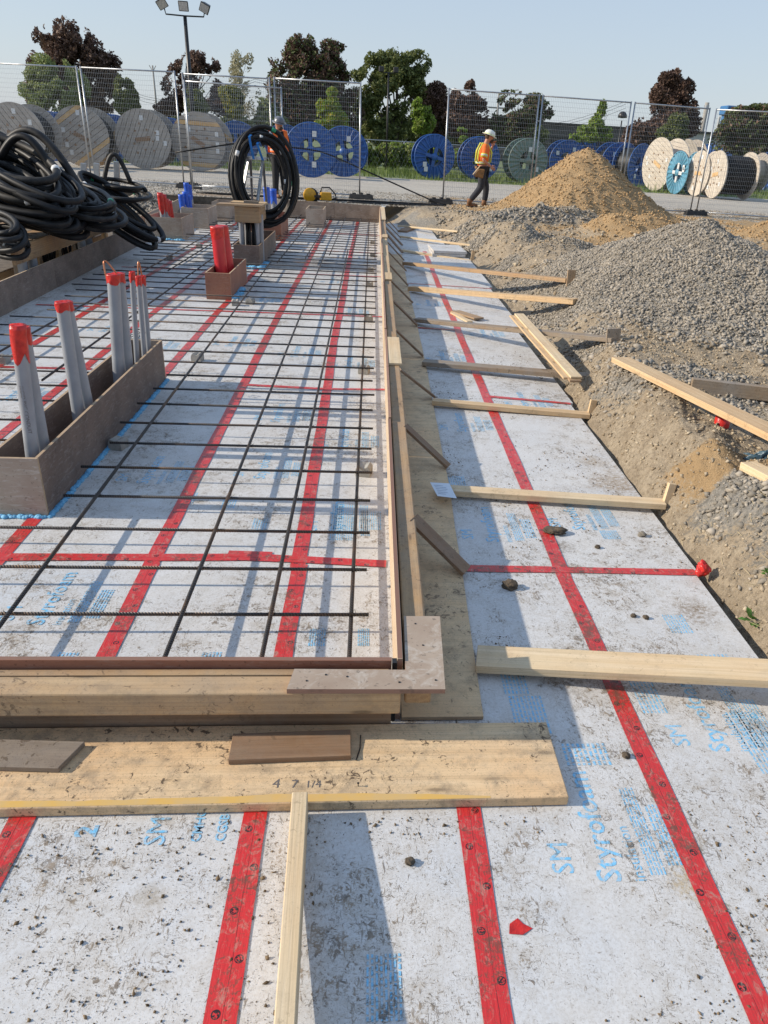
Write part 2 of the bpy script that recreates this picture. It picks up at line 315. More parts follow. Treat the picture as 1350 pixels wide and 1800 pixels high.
# ------------------------------------------------------------------ helpers
def tag(o, label=None, cat=None, group=None, kind=None):
    if label: o['label'] = label
    if cat: o['category'] = cat
    if group: o['group'] = group
    if kind: o['kind'] = kind
    return o
def empty(name, loc=(0, 0, 0), rz=0, label=None, cat=None, group=None):
    o = bpy.data.objects.new(name, None); COL.objects.link(o); o.location = loc; o.rotation_euler = (0, 0, rz); o.empty_display_size = .1
    return tag(o, label, cat, group)
def link(name, me, parent=None, mats=(), smooth=False):
    for mm in mats: me.materials.append(mm)
    if smooth: me.polygons.foreach_set('use_smooth', [True]*len(me.polygons))
    o = bpy.data.objects.new(name, me); COL.objects.link(o)
    if parent: o.parent = parent
    return o
class MB:
    """collects verts/faces; build() links one mesh object"""
    def __init__(s): s.v = []; s.f = []; s.mi = []
    def add(s, vs, fs, mi=0):
        n = len(s.v); s.v += [tuple(v) for v in vs]
        s.f += [tuple(i+n for i in f) for f in fs]; s.mi += [mi]*len(fs)
    def box(s, c, size, M=None, mi=0):
        x, y, z = (d/2 for d in size)
        vs = [Vector((a*x, b*y, cc*z)) for a in (-1, 1) for b in (-1, 1) for cc in (-1, 1)]
        if M: vs = [M@v for v in vs]
        vs = [v+Vector(c) for v in vs]
        s.add(vs, [(0, 1, 3, 2), (4, 6, 7, 5), (0, 4, 5, 1), (2, 3, 7, 6), (0, 2, 6, 4), (1, 5, 7, 3)], mi)
    def tube(s, pts, r, n=6, closed=False, cap=True, mi=0):
        pts = [Vector(p) for p in pts]; rr = r if isinstance(r, (list, tuple)) else [r]*len(pts)
        rings = []; up = None
        L = len(pts)
        for i, p in enumerate(pts):
            a = pts[(i-1) % L] if (closed or i > 0) else p; b = pts[(i+1) % L] if (closed or i < L-1) else p
            t = (b-a).normalized() if (b-a).length > 1e-9 else Vector((0, 0, 1))
            if up is None:
                up = Vector((0, 0, 1)) if abs(t.z) < .9 else Vector((1, 0, 0))
            sdv = t.cross(up).normalized(); up = sdv.cross(t).normalized()
            rings.append([p+(sdv*math.cos(2*math.pi*j/n)+up*math.sin(2*math.pi*j/n))*rr[i] for j in range(n)])
        vs = [q for ring in rings for q in ring]; fs = []
        for i in range(L if closed else L-1):
            k = (i+1) % L
            for j in range(n):
                fs.append((i*n+j, i*n+(j+1) % n, k*n+(j+1) % n, k*n+j))
        if cap and not closed:
            fs.append(tuple(range(n))[::-1]); fs.append(tuple((L-1)*n+j for j in range(n)))
        s.add(vs, fs, mi)
    def lathe(s, prof, n=16, M=None, mi=0, close=False):
        vs = []
        for (r, z) in prof:
            for j in range(n):
                a = 2*math.pi*j/n; v = Vector((r*math.cos(a), r*math.sin(a), z)); vs.append(M@v if M else v)
        fs = []
        for i in range(len(prof)-1):
            for j in range(n):
                fs.append((i*n+j, i*n+(j+1) % n, (i+1)*n+(j+1) % n, (i+1)*n+j))
        if close: fs.append(tuple(range(n))[::-1]); fs.append(tuple((len(prof)-1)*n+j for j in range(n)))
        s.add(vs, fs, mi)
    def build(s, name, mats, parent=None, smooth=False):
        me = bpy.data.meshes.new(name); me.from_pydata(s.v, [], s.f)
        mats = mats if isinstance(mats, (list, tuple)) else [mats]
        for mm in mats: me.materials.append(mm)
        me.polygons.foreach_set('material_index', s.mi)
        if smooth: me.polygons.foreach_set('use_smooth', [True]*len(me.polygons))
        me.update(); return link(name, me, parent)
def bevel_mesh(me, off, seg=1):
    bm = bmesh.new(); bm.from_mesh(me); bmesh.ops.recalc_face_normals(bm, faces=bm.faces)
    if off: bmesh.ops.bevel(bm, geom=bm.edges[:], offset=off, segments=seg, affect='EDGES', profile=.6)
    bm.to_mesh(me); bm.free()
def frame(a, b, up=(0, 0, 1)):
    a, b = Vector(a), Vector(b); x = (b-a).normalized(); up = Vector(up)
    y = up.cross(x).normalized(); z = x.cross(y)
    M = Matrix((x, y, z)).transposed().to_4x4(); M.translation = (a+b)/2
    return M, (b-a).length
def board(name, a, b, w_, t, mat, label=None, cat='timber', group=None, parent=None, up=(0, 0, 1), bev=.003, cut=0, warp=0):
    """a length of timber: a,b = ends of its centre line"""
    M, L = frame(a, b, up)
    bm = bmesh.new(); n = max(1, int(L/.35)) if warp else 1
    mb = MB(); xs = [-L/2+L*i/n for i in range(n+1)]; ph = random.random()*6
    for i, x in enumerate(xs):
        dz = warp*math.sin(ph+x*1.3)
        dx = cut*(1 if i == n else 0)
        for (y, z) in ((-w_/2, -t/2), (w_/2, -t/2), (w_/2, t/2), (-w_/2, t/2)):
            mb.v.append((x+(dx*y/w_), y, z+dz))
    for i in range(n):
        for j in range(4): mb.f.append((i*4+j, i*4+(j+1) % 4, i*4+4+(j+1) % 4, i*4+4+j))
    mb.f.append((3, 2, 1, 0)); k = n*4; mb.f.append((k, k+1, k+2, k+3)); mb.mi = [0]*len(mb.f)
    o = mb.build(name, mat, parent)
    bm = bmesh.new(); bm.from_mesh(o.data); bmesh.ops.recalc_face_normals(bm, faces=bm.faces)
    es = [e for e in bm.edges if len(e.link_faces) == 2 and e.calc_face_angle() > .6]
    if bev: bmesh.ops.bevel(bm, geom=es, offset=bev, segments=2, affect='EDGES', profile=.5)
    bm.to_mesh(o.data); bm.free()
    o.matrix_basis = M if not parent else parent.matrix_basis.inverted()@M
    if label: tag(o, label, cat, group)
    return o
def sheet(name, a, b, h, t, mat, edge, parent=None, label=None, cat=None, up=(0, 0, 1), group=None):
    """plywood panel: centre line a-b, h = height along 'up', t = thickness; edges get their own material"""
    M, L = frame(a, b, up)
    mb = MB(); mb.box((0, 0, 0), (L, t, h))
    mb.mi = [1, 1, 0, 0, 1, 1]
    # swap axes so that the ply layers run with local z in the edge material
    o = mb.build(name, [mat, edge], parent)
    bevel_mesh(o.data, .0012)
    o.matrix_basis = M if not parent else parent.matrix_basis.inverted()@M
    if label: tag(o, label, cat, group)
    return o
def slab(name, pts, z0, z1, mat, edge=None, parent=None):
    """flat polygon with thickness"""
    n = len(pts); mb = MB()
    vs = [(p[0], p[1], z1) for p in pts]+[(p[0], p[1], z0) for p in pts]
    mb.add(vs, [tuple(range(n))], 0); mb.add([], [])
    mb.f.append(tuple(range(2*n-1, n-1, -1))); mb.mi.append(0)
    for i in range(n):
        mb.f.append((i, i+n, (i+1) % n+n, (i+1) % n)); mb.mi.append(1 if edge else 0)
    o = mb.build(name, [mat, edge] if edge else [mat], parent)
    bm = bmesh.new(); bm.from_mesh(o.data); bmesh.ops.recalc_face_normals(bm, faces=bm.faces); bm.to_mesh(o.data); bm.free()
    return o
ORD = ['zeroth', 'first', 'second', 'third', 'fourth', 'fifth', 'sixth', 'seventh', 'eighth', 'ninth', 'tenth', 'eleventh', 'twelfth', 'thirteenth',
       'fourteenth', 'fifteenth', 'sixteenth', 'seventeenth', 'eighteenth', 'nineteenth']
def ordinal(i):
    if i < 20: return ORD[i]
    t, u = divmod(i, 10); tens = {2: 'twent', 3: 'thirt', 4: 'fort', 5: 'fift', 6: 'sixt'}[t]
    return tens+'ieth' if u == 0 else tens+'y-'+ORD[u]
def lerp(a, b, t): return a+(b-a)*t
def interp(x, xs, ys): return float(np.interp(x, xs, ys))
# value noise in numpy
_T = RNG.random((256, 256))
def vn(x, y):
    xi = np.floor(x).astype(int); yi = np.floor(y).astype(int); fx = x-xi; fy = y-yi
    fx = fx*fx*(3-2*fx); fy = fy*fy*(3-2*fy)
    g = lambda a, b: _T[a & 255, b & 255]
    return (g(xi, yi)*(1-fx)+g(xi+1, yi)*fx)*(1-fy)+(g(xi, yi+1)*(1-fx)+g(xi+1, yi+1)*fx)*fy
def fbm(x, y, o=4, lac=2.03, gain=.5):
    s = 0; a = 1; t = 0
    for i in range(o):
        s = s+a*vn(x+17.3*i, y+9.1*i); t += a; a *= gain; x = x*lac; y = y*lac
    return s/t-.5

# ================================================================== GROUND
YARD = .36
EY = [-2, 3.1, 5.2, 6.0, 7.4, 8.7, 9.9, 11.5, 13.2, 13.9, 15.3, 16.8, 18.9, 19.5, 20.4, 21.0]
EX = [1.64, 1.645, 1.68, 1.68, 1.70, 1.76, 1.79, 1.83, 1.85, 1.75, 1.60, 1.54, 1.50, .55, .42, .30]
def terrain(x, y):
    x = np.asarray(x, float); y = np.asarray(y, float)
    e = np.interp(y, EY, EX); d = x-e
    plate = np.interp(y, [0, 4, 8, 13, 18, 21], [.30, .29, .26, .27, .33, YARD])
    wt = np.interp(y, [0, 5.6, 7.0, 10, 13, 15, 17, 20], [.26, .30, .75, .95, 1.0, 1.1, 1.2, .9])
    t = np.clip((d-.03+.16*fbm(y*2.6, x*2.6+3, 3))/wt, 0, 1); rise = t*t*(3-2*t)
    rise = np.where(y < 6.2, np.minimum(1, t**.75), rise)
    z = -.07+rise*(plate+.07)
    def g(cx, cy, rx, ry, a, p=1., rot=0):
        c, s = math.cos(rot), math.sin(rot); X = (x-cx)*c+(y-cy)*s; Y = -(x-cx)*s+(y-cy)*c
        return a*np.exp(-((X/rx)**2+(Y/ry)**2)**p)
    def cone(cx, cy, rx, ry, a, soft=.12):
        r = np.sqrt(((x-cx)/rx)**2+((y-cy)/ry)**2); v = 1-np.sqrt(r*r+soft*soft)
        return a*np.log1p(np.exp(np.clip(v*9, -30, 30)))/9
    w1 = .30*fbm(x*.9, y*.9, 3)
    grav = cone(4.05, 9.3, 1.95+.5*w1, 3.45+.7*w1, .98, .05)
    sand = cone(5.45, 20.4, 2.45+1.1*w1, 2.5+.8*w1, 1.68, .05)
    ridge = g(2.02, 4.9, .34, .95, .10)+g(1.95, 3.9, .16, .35, .05)+g(1.83, 3.3, .10, .16, .05)+g(1.86, 2.75, .12, .2, .05)+g(2.5, 3.6, .6, .6, .05)+g(1.95, 2.4, .25, .8, .03)
    lumpS = g(5.05, 16.0, .62, .75, .46)+g(6.15, 17.1, .75, .6, .36)+g(4.6, 18.6, .8, .7, .25)+g(8.4, 16.2, .7, .7, .42)+g(5.6, 15.0, .8, .5, .18)
    lumpG = g(2.75, 15.2, .50, 1.3, .30)+g(3.3, 17.6, 1.1, .55, .26)+g(4.3, 17.7, .9, .5, .24)+g(3.2, 12.7, .6, .5, .20)+g(3.55, 13.3, .7, .6, .12)+g(2.35, 18.7, .8, .7, .10)
    far = np.clip((d-.1)/.6, 0, 1)
    z = z+(grav+sand+lumpS+lumpG)*far+ridge*np.clip((d-.05)/.22, 0, 1)
    rough = np.interp(y, [0, 4, 10, 20], [.17, .17, .11, .10])
    flat = np.clip((23.-y)/2.0, 0, 1)*np.clip((17-x)/3, 0, 1)
    z = z+rough*fbm(x*4.2, y*4.2, 5)*np.clip(d/.15, 0, 1)*(1+1.6*np.clip(lumpS+lumpG+.5*sand, 0, .5))*(.15+.85*flat)
    z = z+.06*np.abs(fbm(x*11, y*11, 4))*np.clip(d/.1, 0, 1)*flat+.05*(np.abs(fbm(x*5.3+3, y*5.3, 4))-.1)*np.clip(d/.12, 0, 1)*np.clip((9-y)/2, 0, 1)
    z = z-.10*np.clip(grav*1.5, 0, 1)*np.clip(fbm(x*1.1+5, y*.7+2, 3)*4, 0, 1)
    # a crack-and-clod look on the sand heap
    z = z+.34*np.abs(fbm(x*2.2, y*2.2, 5))*np.clip(sand+lumpS, 0, .6)
    ws = np.clip((sand-.05)*4+(lumpS-.04)*6, 0, 1)
    ws = np.maximum(ws, np.clip((fbm(x*.55+4, y*.55, 3)+.02)*6, 0, 1)*np.clip((y-12)/3, 0, 1)*.8*np.clip((d-1.6)/.8, 0, 1))
    ws = np.maximum(ws, np.clip((fbm(x*1.6+9, y*1.6, 3)-.05)*8, 0, .8)*np.clip(ridge*14, 0, 1))
    nz = fbm(x*1.4, y*1.4, 3)
    wg = np.clip((grav-.05)*9, 0, 1); wg = np.maximum(wg, np.clip((lumpG-.05)*7, 0, 1)*np.clip(.55+nz*5, .1, 1))
    wg = np.maximum(wg, np.clip(1-np.abs(d-.45)/.6, 0, 1)*np.clip((y-6.2)/1, 0, 1)*np.clip(.7+nz*4, 0, 1))
    wg = np.maximum(wg, np.clip((fbm(x*1.1+2, y*1.1+7, 3)-.03)*8, 0, 1)*.8*np.clip(d/.5-.6, 0, 1)*np.where(y > 6.5, .55, 1))
    ws = np.maximum(ws, .66*np.clip((y-11)/2, 0, 1)*np.clip((d-1.4)/1, 0, 1)*np.clip(.7+nz*3, 0, 1)*(1-np.clip((lumpG-.05)*7, 0, 1)))
    wg = np.maximum(wg, np.clip(1.15-np.sqrt(((x-2.05)/.45)**2+((y-3.15)/.75)**2)+nz*1.6, 0, 1)); wg = np.maximum(wg, np.clip(1.1-np.sqrt(((x-2.0)/.35)**2+((y-5.2)/.8)**2)+nz*1.6, 0, 1))
    wg = np.maximum(wg, np.clip(1.1-np.sqrt(((x-1.95)/.3)**2+((y-2.2)/.35)**2)+nz*1.6, 0, 1)*.8)
    wg = wg*(1-.85*np.clip(ws*1.2-.1, 0, 1))
    return z, ws, wg
def th(x, y): return float(terrain(np.array([x]), np.array([y]))[0][0])
def build_terrain():
    ys = [-1.2]; 
    while ys[-1] < 26: ys.append(ys[-1]+max(.018, .0062*abs(ys[-1]+1)))
    ys = np.array(ys); s = np.concatenate([np.linspace(0, .5, 60)**1.0*1.0, .5+np.linspace(0, 1, 320)[1:]**1.35*16.5])
    nx = len(s); ny = len(ys)
    Yg, S = np.meshgrid(ys, s, indexing='ij'); Xg = np.interp(Yg, EY, EX)-.10+S
    Z, ws, wg = terrain(Xg, Yg)
    V = np.stack([Xg, Yg, Z], -1).reshape(-1, 3)
    idx = np.arange(nx*ny).reshape(ny, nx)
    F = np.stack([idx[:-1, :-1], idx[:-1, 1:], idx[1:, 1:], idx[1:, :-1]], -1).reshape(-1, 4)
    me = bpy.data.meshes.new('excavated_ground'); me.vertices.add(len(V)); me.vertices.foreach_set('co', V.ravel())
    me.loops.add(F.size); me.loops.foreach_set('vertex_index', F.ravel()); me.polygons.add(len(F))
    me.polygons.foreach_set('loop_start', np.arange(len(F))*4); me.polygons.foreach_set('use_smooth', np.ones(len(F), bool)); me.update(calc_edges=True)
    ca = me.color_attributes.new('mix', 'FLOAT_COLOR', 'POINT')
    ca.data.foreach_set('color', np.stack([ws.ravel(), wg.ravel(), ws.ravel()*0, ws.ravel()*0+1], -1).ravel())
    o = link('excavated_ground', me, None, [TERR]); tag(o, 'churned soil, sand and crushed stone beside the trench', None, None, 'structure')
build_terrain()
def S(u, v, off=0.):
    d = _ray(u, v); t = np.linspace(.4, 30, 6000); P = CAM[None]+d[None]*t[:, None]
    i = int(np.argmax(P[:, 2] < terrain(P[:, 0], P[:, 1])[0]+off)); p = P[i]
    return Vector(p)
def quad_sheet(name, pts, z, mat):
    mb = MB(); mb.add([(p[0], p[1], z) for p in pts], [tuple(range(len(pts)))]); o = mb.build(name, mat); return tag(o, None, None, None, 'structure')
# yard: one sheet with the pit left open, reaching the horizon
mb = MB()
for (x0, x1, y0, y1) in ((-900, .30, 20.85, 38.6), (.30, 900, 21.6, 38.6), (-900, -6.9, -300, 20.85), (-6.9, 18.0, -300, -1.1), (18.0, 900, -1.1, 20.85), (18.0, 900, -300, -1.1)):
    mb.add([(x0, y0, YARD), (x1, y0, YARD), (x1, y1, YARD), (x0, y1, YARD)], [(0, 1, 2, 3)])
tag(mb.build('yard_ground', GROUND), 'compacted grey gravel yard', None, None, 'structure')
tag(quad_sheet('pit_floor', [(-7, -1.2), (2.0, -1.2), (2.0, 20.0), (.4, 20.9), (-7, 20.9)], -.09, PITM), 'damp soil under the foam boards')
mb = MB()
for (a, b) in (((-6.9, -1.1), (-6.9, 20.85)), ((-6.9, 20.85), (.30, 20.85)), ((-6.9, -1.1), (1.7, -1.1))):
    mb.add([(a[0], a[1], -.1), (b[0], b[1], -.1), (b[0], b[1], YARD), (a[0], a[1], YARD)], [(0, 1, 2, 3)])
tag(mb.build('pit_side', PITM), 'cut soil sides of the pit', None, None, 'structure')
mb = MB(); mb.add([(-900, 38.6, YARD), (900, 38.6, YARD), (900, 2500, YARD), (-900, 2500, YARD)], [(0, 1, 2, 3)])
tag(mb.build('grass_ground', GRASSM), 'green verge beyond the yard', None, None, 'structure')

# stones ----------------------------------------------------------
def rocks(name, P, size, mat, label, sq=.7):
    n = len(P); base = np.array([(1, 0, 0), (-1, 0, 0), (0, 1, 0), (0, -1, 0), (0, 0, 1), (0, 0, -1)], float)
    bf = np.array([(0, 2, 4), (2, 1, 4), (1, 3, 4), (3, 0, 4), (2, 0, 5), (1, 2, 5), (3, 1, 5), (0, 3, 5)])
    V = np.repeat(base[None], n, 0)*(1+.75*(RNG.random((n, 6, 1))-.5))+.45*(RNG.random((n, 6, 3))-.5)
    ax = RNG.random((n, 1, 3))*.8+.6; ax[..., 2] *= sq; V = V*ax
    a = RNG.random(n)*6.283; t = (RNG.random(n)-.5)*1.6; ca, sa, ct, st = np.cos(a), np.sin(a), np.cos(t), np.sin(t)
    R = np.zeros((n, 3, 3)); R[:, 0, 0] = ca; R[:, 0, 1] = -sa*ct; R[:, 0, 2] = sa*st; R[:, 1, 0] = sa; R[:, 1, 1] = ca*ct; R[:, 1, 2] = -ca*st; R[:, 2, 1] = st; R[:, 2, 2] = ct
    V = np.einsum('nij,nkj->nki', R, V)*size[:, None, None]+P[:, None, :]
    F = (bf[None]+np.arange(n)[:, None, None]*6).reshape(-1, 3)
    me = bpy.data.meshes.new(name); me.vertices.add(n*6); me.vertices.foreach_set('co', V.ravel())
    me.loops.add(F.size); me.loops.foreach_set('vertex_index', F.ravel().astype(np.int32)); me.polygons.add(len(F))
    me.polygons.foreach_set('loop_start', np.arange(len(F))*3); me.update(calc_edges=True)
    at = me.attributes.new('tone', 'FLOAT', 'POINT'); at.data.foreach_set('value', np.repeat(RNG.random(n)**1.3, 6))
    o = link(name, me, None, [mat]); return tag(o, label, 'rubble', None, 'stuff')
def scatter(n, xr, yr, wfun, smin, smax, emb=.25):
    y = yr[0]+(yr[1]-yr[0])*RNG.random(n); x = xr[0]+(xr[1]-xr[0])*RNG.random(n)
    z, ws, wg = terrain(x, y); keep = RNG.random(n) < wfun(x, y, z, ws, wg); x, y, z = x[keep], y[keep], z[keep]
    s = smin+(smax-smin)*RNG.random(len(x))**2.2
    return np.stack([x, y, z+s*(.5-emb)], -1), s
def edge_d(x, y): return x-np.interp(y, EY, EX)
pts = [scatter(330000, (1.9, 9.5), (5.6, 15.5), lambda x, y, z, ws, wg: np.clip(wg*1.3-.3, 0, 1)*(edge_d(x, y) > .06), .008, .024),
       scatter(70000, (1.7, 5.5), (1.5, 6.5), lambda x, y, z, ws, wg: np.clip(wg*1.5-.35, 0, 1)*.8*(edge_d(x, y) > .1), .006, .026),
       scatter(60000, (1.6, 9.5), (14.5, 21.5), lambda x, y, z, ws, wg: np.clip(wg*1.3-.3, 0, 1)*(edge_d(x, y) > .03), .016, .050)]
pts.append(scatter(9000, (1.9, 7.5), (5.4, 11.5), lambda x, y, z, ws, wg: np.clip(1-np.abs(wg-.35)/.35, 0, 1)*(edge_d(x, y) > .2), .016, .040))
rocks('crushed_stone', np.concatenate([p[0] for p in pts]), np.concatenate([p[1] for p in pts]), STONE, 'grey crushed stone heaped and spilled along the trench')
pts = [scatter(40000, (1.65, 4.5), (1.2, 7.5), lambda x, y, z, ws, wg: (1-wg)*.7*(edge_d(x, y) > .05), .003, .017),
       scatter(16000, (2.0, 9.5), (8, 22), lambda x, y, z, ws, wg: (1-wg)*(1-ws)*.7*(edge_d(x, y) > .3), .010, .05)]
rocks('soil_clods', np.concatenate([p[0] for p in pts]), np.concatenate([p[1] for p in pts]), SOILC, 'crumbled brown soil clods on the trench bank')
p, s = scatter(42000, (2.0, 10), (13.5, 23), lambda x, y, z, ws, wg: np.clip(ws*1.2-.2, 0, 1)*.8*(edge_d(x, y) > .3), .007, .036)
rocks('sand_clods', p, s, SANDC, 'lumps of tan sand over the sand heaps')
n = 26000; X = -11+26*RNG.random(n); Yy = 20.9+6*RNG.random(n)**1.5; ss = .008+.02*RNG.random(n)**2
k = (X < 1.5) | (Yy > 22)
rocks('yard_pebbles', np.stack([X, Yy, np.full(n, YARD)+ss*.2], -1)[k], ss[k], STONE, 'loose pebbles on the gravel yard')
# mud crumbs on foam
n = 26000; X = .5+1.15*RNG.random(n); Yy = .6+7*RNG.random(n)**1.4; cl = fbm(X*2.2, Yy*2.2, 3); k = cl > .02
n2 = 12000; X2 = -1.2+2.9*RNG.random(n2); Y2 = .7+1.0*RNG.random(n2); k2 = fbm(X2*3, Y2*3, 3) > .03
X = np.concatenate([X[k], X2[k2]]); Yy = np.concatenate([Yy[k], Y2[k2]]); ss = .0009+.0050*RNG.random(len(X))**8
ok = (Yy < 1.60) | (Yy > 2.45); ok &= (X < 1.62); X, Yy, ss = X[ok], Yy[ok], ss[ok]
rocks('mud_crumbs', np.stack([X, Yy, ss*.4], -1), ss, CRUMB, 'small mud crumbs scattered on the foam boards')

# ================================================================== FOAM FLOOR
floor = empty('insulation_floor', (0, 0, 0)); tag(floor, 'white foam insulation boards laid edge to edge with red taped seams', None, None, 'structure')
SE = [-3.75, -3.05, -2.36, -1.69, -1.0, -.325, .335, .985]     # lengthwise seams
boards = []
def fboard(x0, x1, y0, y1, z=0.):
    g = .0018; c = ((x0+x1)/2, (y0+y1)/2)
    mb = MB(); mb.box((0, 0, -.025), (x1-x0-2*g, y1-y0-2*g, .05)); o = mb.build('foam_board', FOAM, floor)
    bevel_mesh(o.data, .0015); o.location = (c[0], c[1], z+random.uniform(-.0008, .0008)); boards.append((x0, x1, y0, y1, o)); return o
cuts_in = [-.9, 3.15, 5.95, 8.75, 11.6, 14.4, 17.3, 20.3]
cols = list(zip(SE[:-1], SE[1:]))+[(SE[-1], None), (-4.4, SE[0])]
for i, (x0, x1) in enumerate(cols):
    cuts = cuts_in if x1 is not None and x0 < .3 else ([-.9, .5, 3.07, 5.75, 8.35, 11.25, 14.3, 17.3, 20.3] if x1 is None else [-.9, 3.07, 5.85, 8.35, 11.25, 14.3, 17.3, 20.3])
    for a, b in zip(cuts[:-1], cuts[1:]):
        if x1 is None:
            xe = interp((a+b)/2, EY, EX); fboard(x0, xe-.005, a, b)
        else: fboard(x0, x1, a, b)
def find(x, y):
    for b in boards:
        if b[0] <= x < b[1] and b[2] <= y < b[3]: return b[4]
    return floor
def tape(a, b, wd=.073, z=.003, wob=.004):
    a, b = Vector((*a, z)), Vector((*b, z)); M, L = frame(a, b); n = max(2, int(L/.12)); mb = MB(); ph = random.random()*9
    vs = []
    for i in range(n+1):
        x = -L/2+L*i/n; c = wob*math.sin(ph+x*1.1); e1 = .0022*math.sin(x*7+ph)+random.uniform(-.001, .001); e2 = .002*math.sin(x*5+2+ph)
        vs += [(x, c-wd/2+e1, 0), (x, c+wd/2+e2, 0)]
    mb.add(vs, [(2*i, 2*i+2, 2*i+3, 2*i+1) for i in range(n)])
    o = mb.build('seam_tape', TAPE, floor); o.matrix_world = M; return o
def tx(base, y): return base*(1+.0065*(y-3)) if base > .5 else base+(-.013*(y-3) if y < 6 else -.04+.003*(y-6))
for bx in (-1.0+.01, -.31):
    tape((bx, .3), (bx, 3.1)); tape((bx, 3.05), (bx-.03, 7.6), z=.0035); tape((bx-.03, 7.5), (bx-.02, 14), z=.003); tape((bx-.02, 13.9), (bx+.01, 20.2), z=.0035)
tape((.335, .3), (.335, 1.9)); tape((.967, .3), (.962, 3.12), z=.0032); tape((.962, 3.0), (1.0, 8.4), z=.0036); tape((1.0, 8.3), (1.06, 15), z=.0032)
for bx in (-1.69, -2.36, -3.05): tape((bx+.01, 1.5), (bx-.02, 9)); tape((bx-.02, 8.9), (bx+.02, 20.2), z=.0036)
tape((-2.2, 3.13), (-.56, 3.16), .066, .0042); tape((-.66, 3.20), (-.45, 3.19), .055, .0052); tape((-.60, 3.165), (.105, 3.11), .066, .0047)
tape((-1.02, 5.98), (-.28, 5.92), .05, .0042); tape((-.36, 5.93), (.16, 5.96), .04, .0046)
for (a, b, y) in ((-3.7, -2.3, 6.25), (-3.7, -1.7, 8.75), (-1.7, .2, 8.8), (-3.6, -1.0, 11.6), (-1.0, .22, 11.7), (-3.6, .22, 14.4), (-3.6, .24, 17.3)): tape((a, y), (b, y+.03), .055, .0042)
tape((.475, 3.075), (1.64, 3.055), .058, .0044); tape((.96, 5.86), (1.66, 5.72), .05, .0044); tape((.55, 8.32), (1.0, 8.28), .05, .0044); tape((.58, 11.25), (1.8, 11.1), .04, .0044)
# printed lettering (blue, reading away from the camera)
def text(s, x, y, size, rot=math.pi/2, mat=INK, z=.0012, parent=None, name='printed_lettering', bold=.0):
    cu = bpy.data.curves.new('t', 'FONT'); cu.body = s; cu.size = size; cu.offset = bold; cu.resolution_u = 2
    to = bpy.data.objects.new('t', cu); me = bpy.data.meshes.new_from_object(to); bpy.data.objects.remove(to)
    p = parent or find(x, y); o = link(name, me, p, []); me.materials.clear(); me.materials.append(mat)
    o.location = Vector((x, y, z))-p.location; o.rotation_euler = (0, 0, rot)
    return o
bpy.context.view_layer.update()
def lines(x, y, wd, L, n, name='small_print'):
    mb = MB()
    for i in range(n):
        yy = 0; xx = -wd*i/n
        while yy < L:
            l = random.uniform(.008, .03); mb.add([(xx, yy, 0), (xx+wd/n*.5, yy, 0), (xx+wd/n*.5, min(yy+l, L), 0), (xx, min(yy+l, L), 0)], [(0, 1, 2, 3)]); yy += l+.005
    p = find(x, y); o = mb.build(name, INK, p); o.location = Vector((x, y, .0012))-p.location
    o['kind'] = 'stuff'
def prints(x, y):
    text('Styrofoam', x, y, .10, bold=.0008); text('SM', x-.13, y+.03, .09); text('insulation', x+.07, y, .05)
    lines(x+.13, y+.02, .05, .32, 5); lines(x+.20, y+.05, .06, .22, 5)
for (x, y) in ((.74, 1.36), (1.28, 1.85), (.70, 3.35), (1.20, 3.5), (.72, 5.0), (1.3, 5.6), (.75, 6.9), (1.3, 8.0), (.8, 9.6), (-.12, 3.42), (-.12, 4.6), (-.60, 4.1), (-.62, 5.1), (-1.25, 4.0), (-1.3, 2.6),
               (-.14, 6.6), (-.65, 6.9), (-1.3, 7.2), (-.2, 8.9), (-1.3, 9.4), (-2.0, 7.0), (-2.6, 7.6), (-2.6, 5.4), (-3.3, 8.5), (-.5, 11)):
    prints(x, y)
text('SM', -.56, 1.52, .085); text('2', -.76, 1.555, .085, bold=.002); text('CMHC', -.46, 1.53, .04, bold=.0008); text('CGSB', -.39, 1.53, .04, bold=.0008)
for (x, y, w_, L, n) in ((-.16, 2.46, .07, .12, 7), (.02, 2.46, .05, .12, 6), (-.56, 2.30, .08, .12, 6), (-.52, 3.42, .08, .16, 6), (-.05, 3.35, .14, .42, 12), (-.28, 3.45, .06, .2, 6), (.02, 3.4, .05, .3, 5),
                         (-.72, 3.7, .08, .12, 6), (-.95, 3.75, .08, .14, 6), (.10, 1.02, .09, .16, 8), (.66, 1.95, .13, .20, 9), (.83, 1.80, .16, .10, 9), (1.5, 2.3, .14, .1, 8), (1.42, 2.55, .1, .14, 8), (1.36, 3.4, .1, .1, 8),
                         (-1.1, 2.3, .08, .12, 6), (.60, 3.9, .12, .3, 9), (.62, 2.16, .1, .16, 7), (1.12, 2.05, .1, .25, 7), (1.45, 1.75, .12, .3, 8)):
    lines(x, y, w_, L, n)

# ================================================================== FORMWORK
def wall_top(y): return interp(y, [2, 20], [.262, .395])
def wx(y): return interp(y, [2, 20.3], [.118, .245])      # inner face of the right wall
